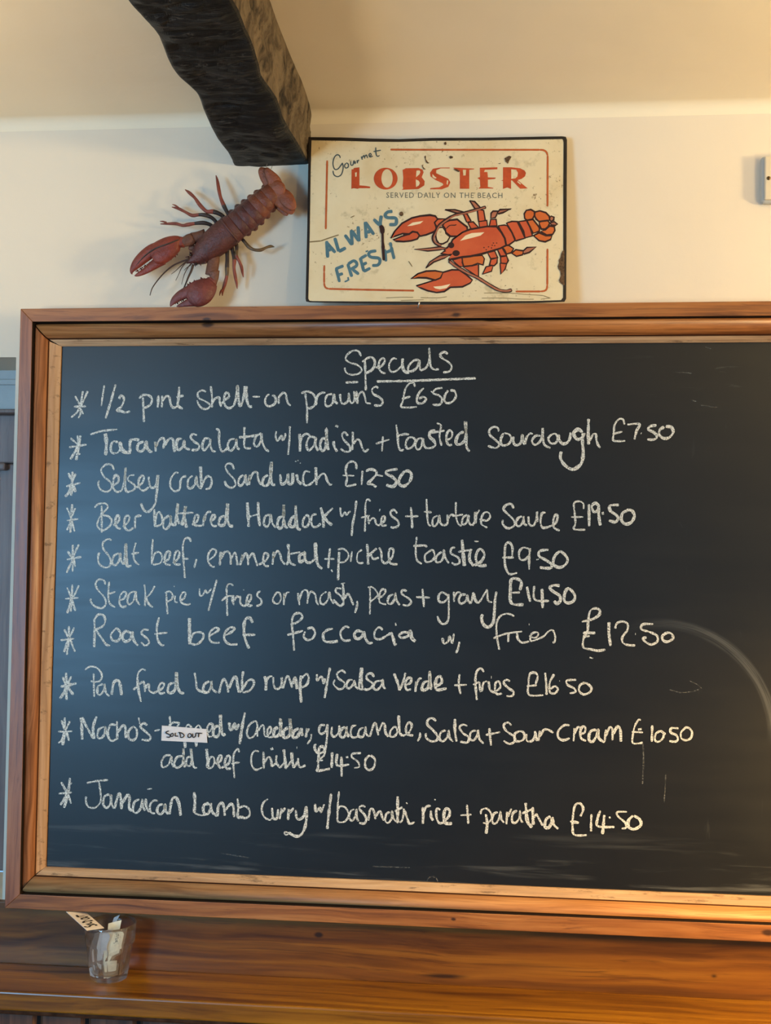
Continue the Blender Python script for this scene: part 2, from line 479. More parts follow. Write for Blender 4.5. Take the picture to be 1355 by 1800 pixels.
def chalkboard():
    q = [quad(k) for k in range(5)]
    root = empty('chalkboard', (0, 0, quad(0)[3].z), 'wide black chalkboard in a varnished pine frame with handwritten specials menu', 'chalkboard')
    def side(name, rings, i, mats, fm, parent, smooth=False, closed=True):
        j = (i + 1) % 4
        v, f, k = [], [], []
        n = len(rings)
        for r in rings: v += [r[i], r[j]]
        for a in range(n - 1):
            f.append((2 * a, 2 * a + 1, 2 * a + 3, 2 * a + 2)); k.append(fm[a] if fm else 0)
        if closed:
            f.append((2 * n - 2, 2 * n - 1, 1, 0)); k.append(0)
            f.append(tuple(2 * a for a in range(n))); k.append(0)
            f.append(tuple(2 * a + 1 for a in reversed(range(n)))); k.append(0)
        return fix(mesh(name, v, f, None, parent, smooth, mats, k))
    def sh(ring, y): return [Vector((p.x, y, p.z)) for p in ring]
    names = ['frame_rail', 'frame_stile', 'frame_rail', 'frame_stile']
    for i in range(4):
        hz = i % 2 == 0
        o = side(names[i], [sh(q[0], -0.001), q[0], q[1], sh(q[1], YG)], i, [RAILH if hz else RAILV, GROOVE], [0, 0, 1], root)  # inner face takes the groove's black: shade painted on a lit face
        bevel(o, 0.0010, 2)
    for i in range(4):
        hz = i % 2 == 0
        # bolection moulding: rounded bead between two arrises
        rings = [sh(q[2], YG + 0.002), q[2]]
        for t, d in ((0.10, -0.0035), (0.28, -0.0060), (0.50, -0.0066), (0.72, -0.0052), (0.88, -0.0010), (0.93, 0.004), (1.0, 0.006)):
            d *= 1.5 if i == 2 and d < 0 else 1
            rings.append([Vector((a.x + (b.x - a.x) * t, a.y + d, a.z + (b.z - a.z) * t)) for a, b in zip(q[2], q[3])])
        rings[1] = list(rings[1])
        rings.append(sh(rings[-1], YG + 0.002))
        if not hz:      # the uprights were cut a hair short: an open mitre
            for r in rings:
                for k_ in range(4): r[k_] = Vector((r[k_].x, r[k_].y, r[k_].z + (-0.0036 if k_ < 2 else 0.0022)))
        o = side('moulding', rings, i, [(MOULDH, MOULDV, MOULDB, MOULDV)[i], CREASE_SHADE], [1, 0, 0, 0, 0, 0, 0, 1, 0], root, False)
        for p in o.data.polygons: p.use_smooth = len(p.vertices) == 4
        lip0 = rings[-2]
        l = side('inner_lip', [[Vector((p.x, p.y + 0.001, p.z)) for p in lip0], [Vector((a.x * .45 + b.x * .55, YM + 0.016, a.z * .45 + b.z * .55)) for a, b in zip(lip0, q[4])], q[4], sh(q[4], YB + 0.004), sh(lip0, YB + 0.004)], i,
                 [LIPH if hz else LIPV], None, o)
        l['label'] = 'pale worn inner edge of the frame'
    # dark floor of the groove and the slate itself
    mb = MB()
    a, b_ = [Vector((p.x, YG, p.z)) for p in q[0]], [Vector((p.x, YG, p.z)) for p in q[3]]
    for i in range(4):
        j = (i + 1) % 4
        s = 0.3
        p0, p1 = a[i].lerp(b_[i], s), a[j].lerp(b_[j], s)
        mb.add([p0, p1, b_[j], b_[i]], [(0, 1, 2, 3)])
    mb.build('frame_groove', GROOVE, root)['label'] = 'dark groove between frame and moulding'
    c = quad(4, YB)
    cx = [Vector((p.x + (0.012 if k in (1, 2) else -0.012), YB, p.z + (0.012 if k < 2 else -0.012))) for k, p in enumerate(c)]
    v = cx + [Vector((p.x, -0.004, p.z)) for p in cx]
    fix(mesh('board_panel', v, [(0, 1, 2, 3), (4, 7, 6, 5), (0, 4, 5, 1), (1, 5, 6, 2), (2, 6, 7, 3), (3, 7, 4, 0)], BOARD, root))
    return root
BOARDROOT = chalkboard()
# chalk strokes traced in photo pixels: (line, [(origin x, origin y, zoom, strokes)])
CHALK_LINES = [
('Specials', [(520, 605, 4, """w4 458,85 440,50 405,45 365,70 350,105 380,130 430,145 462,175 445,205 395,215 355,200 342,165;
485,105 488,200 492,325; 465,125 510,95 545,100 555,140 535,180 490,205; 560,165 600,155 625,120 615,98 590,115 582,160 600,195 630,205;
w4 710,105 685,100 660,130 655,170 675,195 710,185 745,150; w7 750,100 750,160 770,195 800,195;
865,110 830,115 795,150 790,185 815,190 850,165 868,115 870,150 875,185; 875,185 915,165 938,110 937,30 942,110 950,160 975,178 1005,175;
1068,70 1045,55 1015,70 1025,95 1070,125 1095,155 1080,190 1035,198; w4 350,270 438,266; w5 568,262 800,258 1000,250 1265,240""")]),
('half pint shell-on prawns', [(100, 605, 4, """w4 127,365 150,405 165,440; w4 183,330 172,400 165,440; w4 217,330 190,390 165,440; w4 120,440 205,436; w4 163,440 140,480 100,515; w4 163,450 165,490 150,520; w4 165,450 178,475 185,492;
w4 333,290 322,360 312,435; w5 413,283 380,400 342,522; 437,385 450,362 468,372 470,400 452,440 422,466 450,470 480,480 515,472;
578,382 605,358 645,360 668,385 660,420 635,440 612,448; 605,375 608,450 612,548; 712,360 712,410 708,445; 740,362 738,445; 740,400 770,365 790,375 800,420 815,445 840,440 855,420;
860,298 855,380 850,430 885,455; 840,372 890,362; w4 1048,335 1020,325 990,345 1000,380 1040,400 1075,425 1065,450 1030,455 1000,430 985,395; 1082,295 1090,370 1090,445;
1090,420 1110,385 1140,375 1145,410 1155,440; 1150,425 1185,390 1210,370 1205,345 1185,345 1175,390 1185,435 1215,450 1245,430; w5 1245,430 1262,370 1270,295 1282,440; 1282,440 1300,430"""),
(420, 660, 8.02, """20,440 60,330 80,150; w6 100,150 110,330 140,430 185,437; w4 190,298 295,300; 430,268 395,285 368,350 380,410 430,435 495,405 520,350 500,290 465,285; 560,400 560,320 575,290 620,245 660,260 670,320 690,390 730,425"""),
(520, 605, 4, """38,345 80,332 120,350 140,390 130,430 100,450 78,445; w4 65,345 78,450 78,555; 140,430 150,370 175,345 208,340; 145,430 142,370; 255,350 220,360 205,400 215,435 245,430 262,400 268,355 275,400 295,420;
310,350 315,395 330,420 365,400 372,345 378,395 395,415 412,390 408,330; w6 425,330 432,420; 432,380 450,345 470,335 485,370 495,410 528,418; 580,310 560,298 535,320 545,350 590,375 610,405 595,430 550,430;
w4 838,300 825,272 795,280 768,320 752,400 740,440 800,445 850,440; 745,385 805,368; 900,308 868,340 850,385 860,415 895,412 915,385 895,370 865,385; 1030,308 985,315 965,345 1005,360 1028,390 1010,425 960,425; w3 950,330 965,345;
1070,325 1048,360 1045,400 1070,415 1105,400 1125,365 1115,330 1085,325""")]),
('taramasalata with radish and toasted sourdough', [(100, 735, 4, """w4 95,140 130,170 150,190; w6 165,122 155,190 135,295; 145,122 150,190; w4 85,205 210,186; w5 148,195 125,240 95,290; w4 150,200 150,250 165,250;
w4 235,115 320,90 425,80; w7 340,108 348,180 342,262; 430,170 395,165 378,205 390,245 430,240 455,195 440,165; w7 440,170 455,215 480,240 520,240; w6 515,240 515,165 545,150 580,155; w6 610,165 575,180 565,215 585,235 615,215 628,165 635,210 660,238 668,230;
695,235 690,165 695,200 720,155 745,140 755,160 748,215; w6 755,190 790,145 815,150 820,190 830,238; w6 880,145 850,150 840,195 855,225 885,200 895,160 900,205 935,222; 985,120 955,112 940,135 965,165 1000,190 990,220 945,225;
1075,145 1040,145 1022,195 1035,225 1065,195 1080,150 1080,195 1095,230 1118,235; 1118,75 1140,90 1140,150 1150,215 1170,235 1210,200; 1250,145 1215,155 1200,200 1220,230 1250,200 1262,150 1268,205 1285,220"""),
(420, 735, 4, """38,62 38,140 40,205 85,212; 0,135 100,125 155,110; 155,105 120,130 105,180 125,200 150,170 158,110 165,170 185,215 212,235; 262,92 258,130 270,160 300,125 308,155 325,125 325,105; w4 358,58 355,150 345,258;
w6 425,110 430,160 428,235; 428,180 445,130 475,110 500,125; 535,135 495,135 475,185 490,225 525,195 540,140 540,195 558,230; w6 615,145 585,145 570,195 585,230 610,200 618,85 612,85 620,170 628,225; w7 665,160 670,200 690,235; 678,52 698,62;
765,125 745,100 725,115 735,150 775,195 780,230 745,235 715,215; 800,95 800,150 795,225; 800,185 830,150 850,160 865,205 885,235 912,215; w4 962,180 1058,150; w4 1012,128 1005,233"""),
(640, 735, 4, """225,45 235,120 240,190 255,225 280,222; 232,125 290,112 315,118; 345,135 310,140 292,180 305,215 340,200 360,160 345,135; 405,140 375,150 360,190 375,220 400,205 412,145 420,190 440,215; w6 500,85 465,95 460,130 490,160 500,190 470,210 440,210;
w4 510,35 535,45 540,60 530,130 545,195; 455,105 565,88; 575,155 610,140 620,105 600,85 580,115 580,160 595,190 618,185; w6 700,95 665,115 645,160 655,185 690,175 715,130 712,25 718,120 720,200 740,235; 945,95 940,70 910,62 880,85 885,120 925,155 950,185 925,210 870,195"""),
(880, 735, 4, """20,105 0,150 10,190 50,185 75,150 60,115 25,105; 90,130 88,165 105,190 140,175 152,120 160,170 170,185; 172,185 180,140 205,108 225,112; 280,125 245,125 220,160 240,188 275,165 292,120 295,70 298,150 310,190 350,210; 365,110 335,140 350,175 385,175 400,140 385,110 360,115;
w6 408,115 410,150 435,180 470,170 488,135 490,100; w7 575,100 545,80 515,100 520,130 545,150 575,130 582,105 575,170 580,240 570,310 540,345 500,360 450,330 420,280 425,235; w6 618,5 615,100 618,185; 625,160 650,115 670,115 672,150 685,190 700,208;
w4 870,45 860,10 830,8 800,50 795,110 790,155 830,162 875,160; w4 785,112 855,95; 890,45 975,42 955,90 940,150; 985,105 990,108; w6 1095,50 1050,58 1038,80 1075,100 1098,125 1080,150 1030,150; w6 1150,62 1120,80 1115,115 1145,142 1185,135 1212,100 1200,65 1160,58""")]),
('Selsey crab sandwich', [(100, 735, 4, """80,385 100,430; 110,375 105,450; 132,390 110,440 105,460; w4 65,480 165,455; w6 105,460 85,520 58,552; w6 105,465 100,545; w6 115,470 130,520;
w4 402,365 385,330 350,325 312,360 330,410 375,450 385,490 350,518 305,500 290,460 300,440; 390,475 430,450 432,415 415,400 400,425 395,485 420,518 455,510; 455,510 475,440 482,350 480,450 485,510 508,520; w4 545,400 510,405 500,435 540,465 550,490 530,510 495,518;
560,488 600,455 612,415 595,405 575,440 580,490 610,510 645,485; 645,410 650,460 665,490 695,475 708,405 712,420 705,500 698,550 692,600 650,655 615,650 590,598; w4 855,385 830,385 800,430 800,485 830,515 865,500; 865,500 870,440 885,415 910,408; 955,405 925,430 920,480 940,495 970,465 980,410 985,460 1005,495;
1005,340 1015,430 1010,500; 1015,340 1012,430; 1010,490 1050,415 1080,415 1088,450 1075,490 1045,500; 1245,360 1230,325 1200,320 1185,345 1205,385 1245,430 1255,470 1225,490 1190,470 1180,440"""),
(420, 735, 4, """30,400 5,420 -5,460 15,475 40,440 45,400 50,450 60,475; 70,470 75,400 72,440 100,385 130,385 135,430 155,470; w6 205,400 175,420 165,465 190,475 215,440 228,310 225,400 230,460 255,470; w6 290,395 300,465 335,440 345,395 350,460 375,455 378,385; w6 405,395 415,440 440,465;
w3 395,302 402,306; w3 412,298 418,300; w3 428,315 434,318; 500,380 465,375 450,420 460,470 500,465 535,430; w7 540,345 542,400 545,470; 550,430 580,395 605,395 620,440 640,468 655,462; 825,360 822,320 795,305 765,320 750,365 760,420 755,475 825,465; w4 728,402 812,405;
868,370 862,470; w6 893,375 920,360 960,370 965,395 935,430 905,460 935,465 965,485; w4 970,400 1012,408; w6 1115,358 1045,370 1035,390 1080,415 1105,445 1085,480 1035,470; w6 1165,372 1130,420 1125,460 1160,478 1200,445 1212,395 1190,372 1165,375""")]),
('beer battered haddock with fries and tartare sauce', [(100, 870, 4, """w4 70,90 92,140 100,165; w5 108,65 100,165 95,265; w4 130,92 105,150; w4 70,180 150,168; w5 100,175 85,220 70,248; w5 100,175 115,220 125,258;
w4 315,75 315,265; w4 265,90 290,65 340,60 358,85 330,120 310,140 360,150 385,180 370,220 320,250 285,220 290,180 310,140; 395,215 430,190 440,155 425,145 410,180 420,225 450,240; 465,225 500,190 510,155 490,145 475,180 478,230 505,250 540,230; 550,235 550,165 560,150 595,145;
w5 685,100 685,150 690,225; w4 690,215 700,140 720,120 740,160 735,205 695,222; 790,145 755,170 748,225 770,240 795,205 800,150 805,200 825,215; w6 830,220 850,65 845,150 860,205; w7 880,215 905,80 895,150 912,230; w4 850,130 960,125; 950,210 985,185 995,145 975,145 962,190 975,215 1020,215;
1025,220 1040,140 1035,180 1055,125 1085,120; 1075,185 1105,170 1112,145 1095,140 1082,180 1095,215 1125,218; w6 1180,150 1150,160 1138,205 1160,215 1185,190 1200,65 1200,170 1215,215 1240,218"""),
(420, 870, 4, """w6 58,52 65,150 68,225; w6 135,50 138,150 148,220; w4 68,155 135,135; 215,140 185,150 175,200 195,225 215,195 222,140 235,200 260,230; w6 310,150 280,165 270,215 290,235 312,200 315,70 315,170 325,220 345,230; w6 395,150 370,165 355,210 380,225 400,190 398,75 402,170 410,230 435,245;
465,150 448,190 452,222 480,220 495,180 485,145 465,148; 545,135 515,145 508,190 520,222 550,222 575,200; w6 575,88 590,150 595,230; 660,92 620,130 590,160; w6 600,155 625,190 655,212; 712,88 715,130 725,150 745,120 755,140 775,120 785,115; w5 825,40 815,130 800,200 792,288;
w4 925,45 905,30 890,60 888,150 885,258; w4 858,160 920,145; 905,150 915,205; 915,190 935,165 955,165; 955,165 965,205 990,215; 985,105 993,108; 985,210 1020,185 1025,155 1010,150 1000,180 1005,215 1040,212; 1112,130 1090,105 1065,120 1075,150 1115,180 1120,215 1090,230 1065,225; w4 1168,150 1262,150; 1208,85 1215,160 1218,235"""),
(720, 870, 4, """w4 118,28 122,120 130,200 150,218; w4 100,118 155,122; 195,145 165,165 160,205 175,220 200,190 208,145 215,195 235,215; 235,215 265,200 265,140 270,165 290,140 315,145; w4 325,50 325,140 340,200 365,218; w4 300,150 375,138; 405,140 375,160 370,205 395,200 415,145 415,190 435,215;
w6 440,215 460,180 462,120 465,200; 465,150 490,105; w4 490,170 540,180 565,155 555,125 525,125 505,160 505,205 545,230; 730,95 715,65 680,70 660,100 690,135 730,175 735,215 690,235 655,205 655,175; 790,150 760,165 748,205 770,220 795,190 800,150 805,200 825,215; 835,150 840,205 870,215 890,170 895,120 900,190;
955,125 930,130 920,190 935,230 975,225; 975,225 1025,200 1040,150 1025,140 1010,175 1015,230 1055,250; w4 1222,100 1220,60 1190,45 1155,60 1160,130 1165,200 1155,240 1235,245; w4 1135,155 1220,155"""),
(860, 870, 4, """w6 700,65 702,220; w6 775,80 745,58 720,80 735,120 765,105 768,75 770,150 780,215; w5 790,130 805,128; w6 910,70 850,75 850,110 890,140 905,165 885,190 840,180; w6 970,110 935,130 930,180 960,205 1000,190 1020,145 1000,110 965,105""")]),
('salt beef emmental and pickle toastie', [(100, 870, 4, """75,395 110,445; 112,350 112,440; 155,348 130,400 115,440; 70,455 172,435; 112,450 90,500 68,548; 115,450 110,540; 118,450 130,505;
w4 385,320 360,310 325,335 325,375 365,430 380,470 365,505 330,508 295,480 290,430 300,405; 435,410 400,430 390,480 415,492 440,455 445,410 450,460 470,490; w6 475,490 485,345 488,440 495,500 525,495; w4 555,335 540,400 545,460 578,492; w4 522,415 578,405; w4 675,310 668,400 668,490; w4 668,480 690,410 725,405 740,440 725,480 675,490;
745,475 785,450 795,405 775,400 758,440 765,485 800,492; 815,480 850,450 862,405 840,395 825,440 830,485 870,488; w4 942,330 930,305 900,310 885,360 890,460 900,585; w4 890,450 925,448; w4 982,450 965,512; w4 1065,460 1105,430 1120,395 1095,380 1068,410 1062,460 1085,500 1110,505;
1145,495 1152,400 1150,450 1175,405 1205,400 1220,430 1222,490; 1225,450 1250,405 1262,440 1270,495"""),
(420, 870, 4, """8,495 25,420 20,460 45,410 60,430 65,495; 65,450 95,410 110,440 130,500; 140,490 190,460 205,420 180,410 170,450 180,495 210,500; 235,490 245,400 240,440 270,395 290,420 300,460 325,490; w6 345,345 350,400 345,470 330,490; 350,440 365,480 400,495; w4 360,415 430,402;
w6 455,410 425,430 430,470 460,450 460,405 465,450 480,475 510,475; 510,475 530,450; w7 538,335 540,420 555,490 585,520; w4 600,450 672,450; w4 640,375 632,450 628,515; w3 648,525 658,542; w4 695,385 730,378 765,405 768,440 740,470 708,475; w5 705,400 700,480 697,600; w4 795,395 785,470;
w4 865,385 835,410 830,460 850,480 875,475; w6 900,345 905,400 908,490; 968,375 930,410 910,430; 925,415 945,450 985,440; 985,370 1000,400 1005,460 1030,485; 1030,485 1075,440 1085,385 1060,380 1052,430 1065,480 1115,488"""),
(720, 870, 4, """w4 50,295 42,380 50,455 85,485; 25,360 105,355 120,370; 150,390 110,420 110,465 140,470 175,440 165,390 140,392; 225,400 190,430 185,470 215,470 235,440 240,390 250,440 275,480; 320,370 295,375 290,410 340,440 350,475 320,490 295,475; w7 368,315 375,400 385,500; 340,400 440,385; w6 430,380 420,450 450,500; w3 455,325 485,328;
w6 455,495 500,470 525,420 500,380 475,400 465,450 490,495 540,495; 718,440 722,370 700,335 675,350 668,420 672,500 700,555 755,548; w4 650,440 732,440; 840,380 800,370 770,400 775,450 810,455 840,420 845,375 840,450 840,525; w3 890,455 908,452; w6 975,385 915,395 910,430 960,460 998,490 985,515 915,510; w6 1055,395 1020,430 1010,485 1050,510 1095,490 1110,450 1080,410 1055,395""")]),
('steak pie with fries or mash, peas and gravy', [(100, 1005, 4, """w4 72,110 100,180; w4 108,90 106,180; w4 155,95 130,150 108,190; w4 58,190 152,183; 102,195 85,250 72,292; w5 100,195 98,280; 105,195 130,275;
w4 340,90 330,60 295,55 272,85 290,130 330,175 345,220 320,255 270,245 238,210 240,190; w4 368,70 362,150 370,220 410,250; w4 360,158 412,140; w4 435,200 470,190 488,155 470,140 445,170 440,220 460,248 490,240; w4 550,140 515,150 495,200 510,230 540,200 555,140 560,200 585,235; w4 615,90 622,160 618,245; w4 688,100 660,150 625,185; 630,185 645,225 675,250;
w4 770,145 772,220 778,298; w4 760,150 790,138 812,160 805,195 765,215; w4 830,165 830,210 850,215; w3 822,103 828,103; w4 865,205 895,185 905,150 885,145 868,180 875,215 910,232 940,225; w4 1003,118 1005,165 1025,165 1045,130 1055,150 1078,130 1085,118; w5 1125,55 1095,160 1065,275; w4 1240,100 1220,85 1195,105 1195,200 1198,310; w4 1158,205 1195,175 1235,170;
1240,165 1235,200 1245,235; 1245,205 1265,175 1285,180; 1290,170 1290,220 1315,240 1340,230; w3 1308,128 1316,128"""),
(420, 1005, 4, """45,225 80,200 85,165 65,165 55,205 70,238 95,235; w4 152,137 132,148 130,172 156,198 154,228 120,242; w4 265,145 240,185 245,215 275,225 295,190 285,150 262,145; w4 315,235 318,150 318,190 335,150 355,145; w4 425,235 415,150 420,200 445,140 475,130 485,160 480,225; w4 485,185 505,140 535,160 545,210 560,235; w4 615,140 580,165 570,210 595,230 625,195 635,145 645,190 668,225;
720,120 690,115 680,140 720,175 735,215 715,240 690,225 665,195; 730,80 735,150 735,235; w3 715,85 745,80; 740,190 765,155 780,175 805,235; 830,205 830,240 815,290; w4 920,115 922,200 920,300; w4 905,110 935,108 965,135 975,165 950,190 922,212; w4 975,190 1015,165 1030,130 1005,125 988,160 990,215 1035,230; 1085,160 1055,175 1045,215 1070,225 1095,190 1100,150 1105,195 1130,235; w4 1180,135 1150,130 1145,155 1195,190 1210,215 1185,238 1150,232; 1245,178 1342,182; 1290,120 1300,248"""),
(720, 1005, 4, """265,165 230,145 205,165 205,205 235,215 265,190 272,160 275,250 270,340 240,368 210,350 195,312; w4 310,140 312,212; w4 312,180 335,145 360,150; 395,160 360,165 345,200 360,225 395,205 405,165 410,200 430,225; w6 445,145 465,205 490,220; 430,225 450,150; 490,215 530,150 545,130 550,200 580,215; w6 610,140 600,200 595,290 585,360 550,390 515,365 505,320 515,300;
w6 775,130 785,75 755,50 715,55 708,120 715,220 800,232; w4 720,148 775,145; w6 825,105 835,160 848,212; 875,100 880,195 980,205; w7 930,120 935,255; w6 1055,100 1020,95 985,110 1010,140 1050,165 1060,200 1035,225 1015,205; w6 1110,115 1090,150 1088,205 1120,220 1155,200 1160,165 1130,125 1105,115""")]),
('roast beef foccacia with fries', [(100, 1005, 4, """52,405 80,460; 85,380 85,460; w4 122,392 90,460; w4 25,482 122,470; 85,465 65,520 50,565; w6 85,465 70,585; 92,465 110,520 128,562;
262,330 265,400 262,530; 262,340 290,302 325,305 340,340 325,380 268,410; 270,405 310,460 345,510 375,520; 410,405 380,440 390,480 430,485 448,440 425,400 405,405; w6 520,430 480,420 460,460 480,490 515,475 530,425 540,480 570,520; 645,410 610,408 595,435 635,470 648,500 620,520 592,495; 718,320 702,400 710,480 735,515 755,515; w4 685,438 778,428;
w7 932,325 932,420 932,510; 935,505 955,440 1000,425 1030,440 1020,480 980,512 940,505; 1065,455 1110,430 1140,405 1110,395 1075,430 1075,480 1105,500 1145,498; 1175,450 1225,425 1250,400 1220,392 1180,430 1180,480 1215,510 1270,510"""),
(420, 1005, 4, """w6 95,360 80,328 50,330 35,380 40,460 70,540; 25,445 115,443; 362,370 410,355 445,320 430,292 390,300 372,350 380,450 388,555; 340,445 450,415; 465,420 455,455 480,480 515,470 535,430 515,395 480,400; w6 660,400 620,410 592,440 600,485 640,495 695,488; 775,395 750,385 715,420 720,465 745,485 785,480; w6 870,425 835,415 810,440 825,470 855,465 880,425 885,460 910,500 940,498;
1010,410 985,390 955,420 955,465 990,475 1030,455; w6 1068,425 1085,470 1095,515 1108,505; 1030,455 1070,430; w3 1100,360 1104,380; w6 1195,430 1160,425 1125,445 1145,465 1190,450 1205,415 1215,465 1240,490"""),
(720, 1005, 4, """230,465 240,505 270,490 280,455 300,500 310,435; 350,492 340,540 325,572; w4 735,312 690,295 640,310 612,360 612,450 630,548; w4 588,468 680,435 790,420; 695,430 692,495; 755,425 760,470 790,498 840,490; 838,370 842,370; w4 840,450 880,465 905,440 890,425 855,440 850,485 885,480; w4 885,480 940,455 975,420 1005,412 1022,450 1020,490 1005,498"""),
(980, 1005, 4, """w5 170,352 240,335 290,305 295,270 265,258 230,275 215,340 210,420 185,460 180,530 230,545 285,555 335,548; w6 178,430 265,430; w4 178,460 225,452; w3 225,602 248,610; w6 362,355 360,430 372,522; 405,400 415,365 450,350 490,365 490,410 455,460 460,500 495,515 545,518; 545,438 549,438; 672,368 600,370 590,405 650,425 698,450 700,490 660,512 620,495 600,470 625,462; w6 770,428 738,450 740,480 770,492 810,470 800,435 765,428""")]),
('pan fried lamb rump with salsa verde and fries', [(90, 1165, 4, """80,100 105,160; 105,70 105,160; 142,95 110,160; w6 65,168 178,145; w6 105,165 90,210 62,252; w6 105,165 108,262; w6 112,165 155,225;
w4 298,75 302,240; w4 238,50 270,28 320,35 355,80 345,125 305,135 278,128; 365,150 330,165 325,215 345,225 372,190 375,150 385,210 410,235; w6 425,225 440,140 470,125 485,160 495,228; 665,55 640,45 610,80 610,170 632,275; 578,190 640,135 655,145; 655,145 660,205; 660,180 685,150 690,195 720,215; 715,215 775,185 795,150 770,145 755,180 765,215 800,210;
w6 865,140 830,155 820,205 850,210 875,170 880,70 885,150 905,205 935,215; 1008,70 1018,130 1025,180 1060,205 1090,200; 1110,130 1075,155 1070,205 1105,205 1125,160 1125,130 1135,185 1165,210; 1180,215 1195,150 1215,115 1235,150 1245,210; w6 1250,180 1280,110 1300,105 1310,160 1320,205"""),
(420, 1165, 4, """30,60 22,120 20,205; 15,205 -10,200; 20,195 60,130 95,120 105,150 75,195 25,210; w6 180,95 190,140 188,195; 188,140 210,100 235,95; 240,100 245,160 265,185 295,165 300,105 305,180; 310,180 330,110 345,95 360,130 375,175; w6 378,150 395,105 408,185; w6 435,90 430,180 438,280; 440,110 475,78 490,110 475,155 435,175; 548,80 550,125 580,95 595,145 605,110; w5 640,35 620,140 602,248;
w4 750,75 725,55 690,75 700,110 740,140 735,175 700,185 665,150 675,120; 800,120 770,125 755,165 775,180 805,150 810,125 820,165 840,185; w5 860,35 850,120 845,180 875,188; 868,35 862,120 868,185; 950,100 930,75 900,85 900,115 940,145 930,175 895,190 880,180; 1000,125 960,135 945,175 970,190 1000,160 1010,120 1015,165 1030,185;
w6 1090,75 1115,140 1130,195; 1170,70 1155,130 1130,195; 1170,160 1205,140 1210,110 1185,110 1168,150 1180,190 1210,185; 1240,205 1245,130 1245,160 1265,115 1285,110"""),
(720, 1165, 4, """w6 130,130 100,140 85,185 110,190 135,160 140,60 145,130 150,190; w6 180,165 225,140 215,95 190,110 180,160 195,190 260,180; w4 312,158 402,155; 350,80 345,150 358,220; 522,65 500,40 470,65 462,140 472,262; 445,155 490,135; 490,135 495,190 505,195 520,140 545,130; 555,130 565,190 600,210; 572,102 576,102; 600,205 635,175 630,135 605,140 600,190 615,220 650,215; 705,130 680,120 660,140 690,175 730,205 720,232 680,235;
885,150 900,95 880,70 845,80 835,150 840,225 940,228; w4 822,165 895,158; 952,70 960,150 962,225; 1015,80 985,140 985,205 1020,215 1042,185 1020,165 990,185; w3 1052,128 1056,128; 1170,120 1105,125 1110,155 1155,180 1165,205 1125,215; 1240,140 1200,155 1190,195 1220,222 1262,210 1278,180 1250,148 1215,140""")]),
('nachos topped with cheddar, guacamole, salsa and sour cream', [(90, 1165, 4, """72,405 95,470; w6 95,385 95,470; 132,410 100,475; w4 48,485 148,482; 95,480 75,540 50,565; w6 95,485 80,580; 105,480 125,548;
w6 210,385 215,460 218,540; w6 215,385 260,470 295,530; w6 320,378 295,450 300,535; 370,450 335,470 325,520 350,530 375,500 380,450 390,500 410,530; 455,440 420,435 400,480 405,530 430,550 460,535; 462,410 465,540; w6 468,490 500,445 520,450 525,530; 575,450 545,480 545,530 575,545 600,520 600,470 575,445; w4 615,385 622,430; 675,440 650,425 628,450 670,490 698,520 685,545 635,540; w4 725,480 765,470;
832,375 838,430 835,460; 825,445 860,420 905,425; w4 885,448 900,430; w4 945,455 965,435 990,460; w4 1010,465 1035,440 1055,465; w7 938,535 942,598; w7 1018,540 1020,590; 1100,490 1125,470 1135,435 1110,432 1095,470 1105,515 1130,520; w6 1180,445 1150,455 1138,505 1165,520 1185,480 1190,370 1195,450 1205,505 1225,500; w6 1252,420 1255,465 1270,470 1290,425 1300,465 1320,430"""),
(420, 1165, 4, """w6 42,350 22,450 5,572; w4 110,410 75,435 55,490 70,528 100,520 125,480 130,430; w4 110,410 125,420 130,470 130,520; 135,480 160,440 175,450 180,510 200,520; 200,515 225,480 220,450 200,470 205,520 240,520; w7 275,455 250,470 245,515 270,515 290,480 292,395 295,470 300,520; w7 345,455 315,480 315,525 345,520 362,480 358,395 365,470 375,520; w6 420,460 385,485 380,525 410,520 430,480 440,465 445,515;
470,525 478,465 480,490 492,460; w4 508,500 505,535 480,572; w5 605,440 575,440 562,480 580,500 610,480 622,435 620,500 610,590 595,625 560,635 535,610 532,580 545,575; 655,450 650,500 670,520 700,490 705,440; w6 745,450 720,470 710,510 735,525 755,490 752,450 760,500 775,520; 825,440 795,450 785,500 800,525 835,520; 875,455 845,475 840,515 870,520 885,480 890,450 895,500 915,520;
920,520 945,440 960,425 970,460 980,510; 985,480 1010,425 1025,440 1030,490 1050,520; 1090,450 1065,480 1062,515 1090,518 1112,490 1105,455 1085,450; w6 1122,370 1125,430 1130,490 1150,515; 1150,515 1195,490 1215,440 1195,420 1175,450 1180,500 1225,512; w4 1272,490 1272,520 1255,552"""),
(720, 1165, 4, """185,410 160,390 130,400 125,435 165,475 195,515 190,545 150,552 115,525 115,495; 255,475 220,490 210,535 235,552 265,520 275,475 280,525 305,555; w6 318,395 318,480 330,555; 405,445 375,435 350,455 375,495 415,525 405,560 355,555; 465,475 430,490 425,535 450,545 475,510 480,475 490,535 520,568; 535,508 635,488; w5 560,460 565,520 572,583; 715,440 690,420 660,440 680,480 735,520 735,555 700,570 660,548;
775,480 740,500 740,545 775,552 805,530 800,490 770,480; 820,500 825,550 865,545 885,490; w6 880,480 895,550; 905,550 915,480 915,520 940,475 970,470 1010,492; 1125,440 1085,440 1045,480 1045,525 1080,545 1125,530"""),
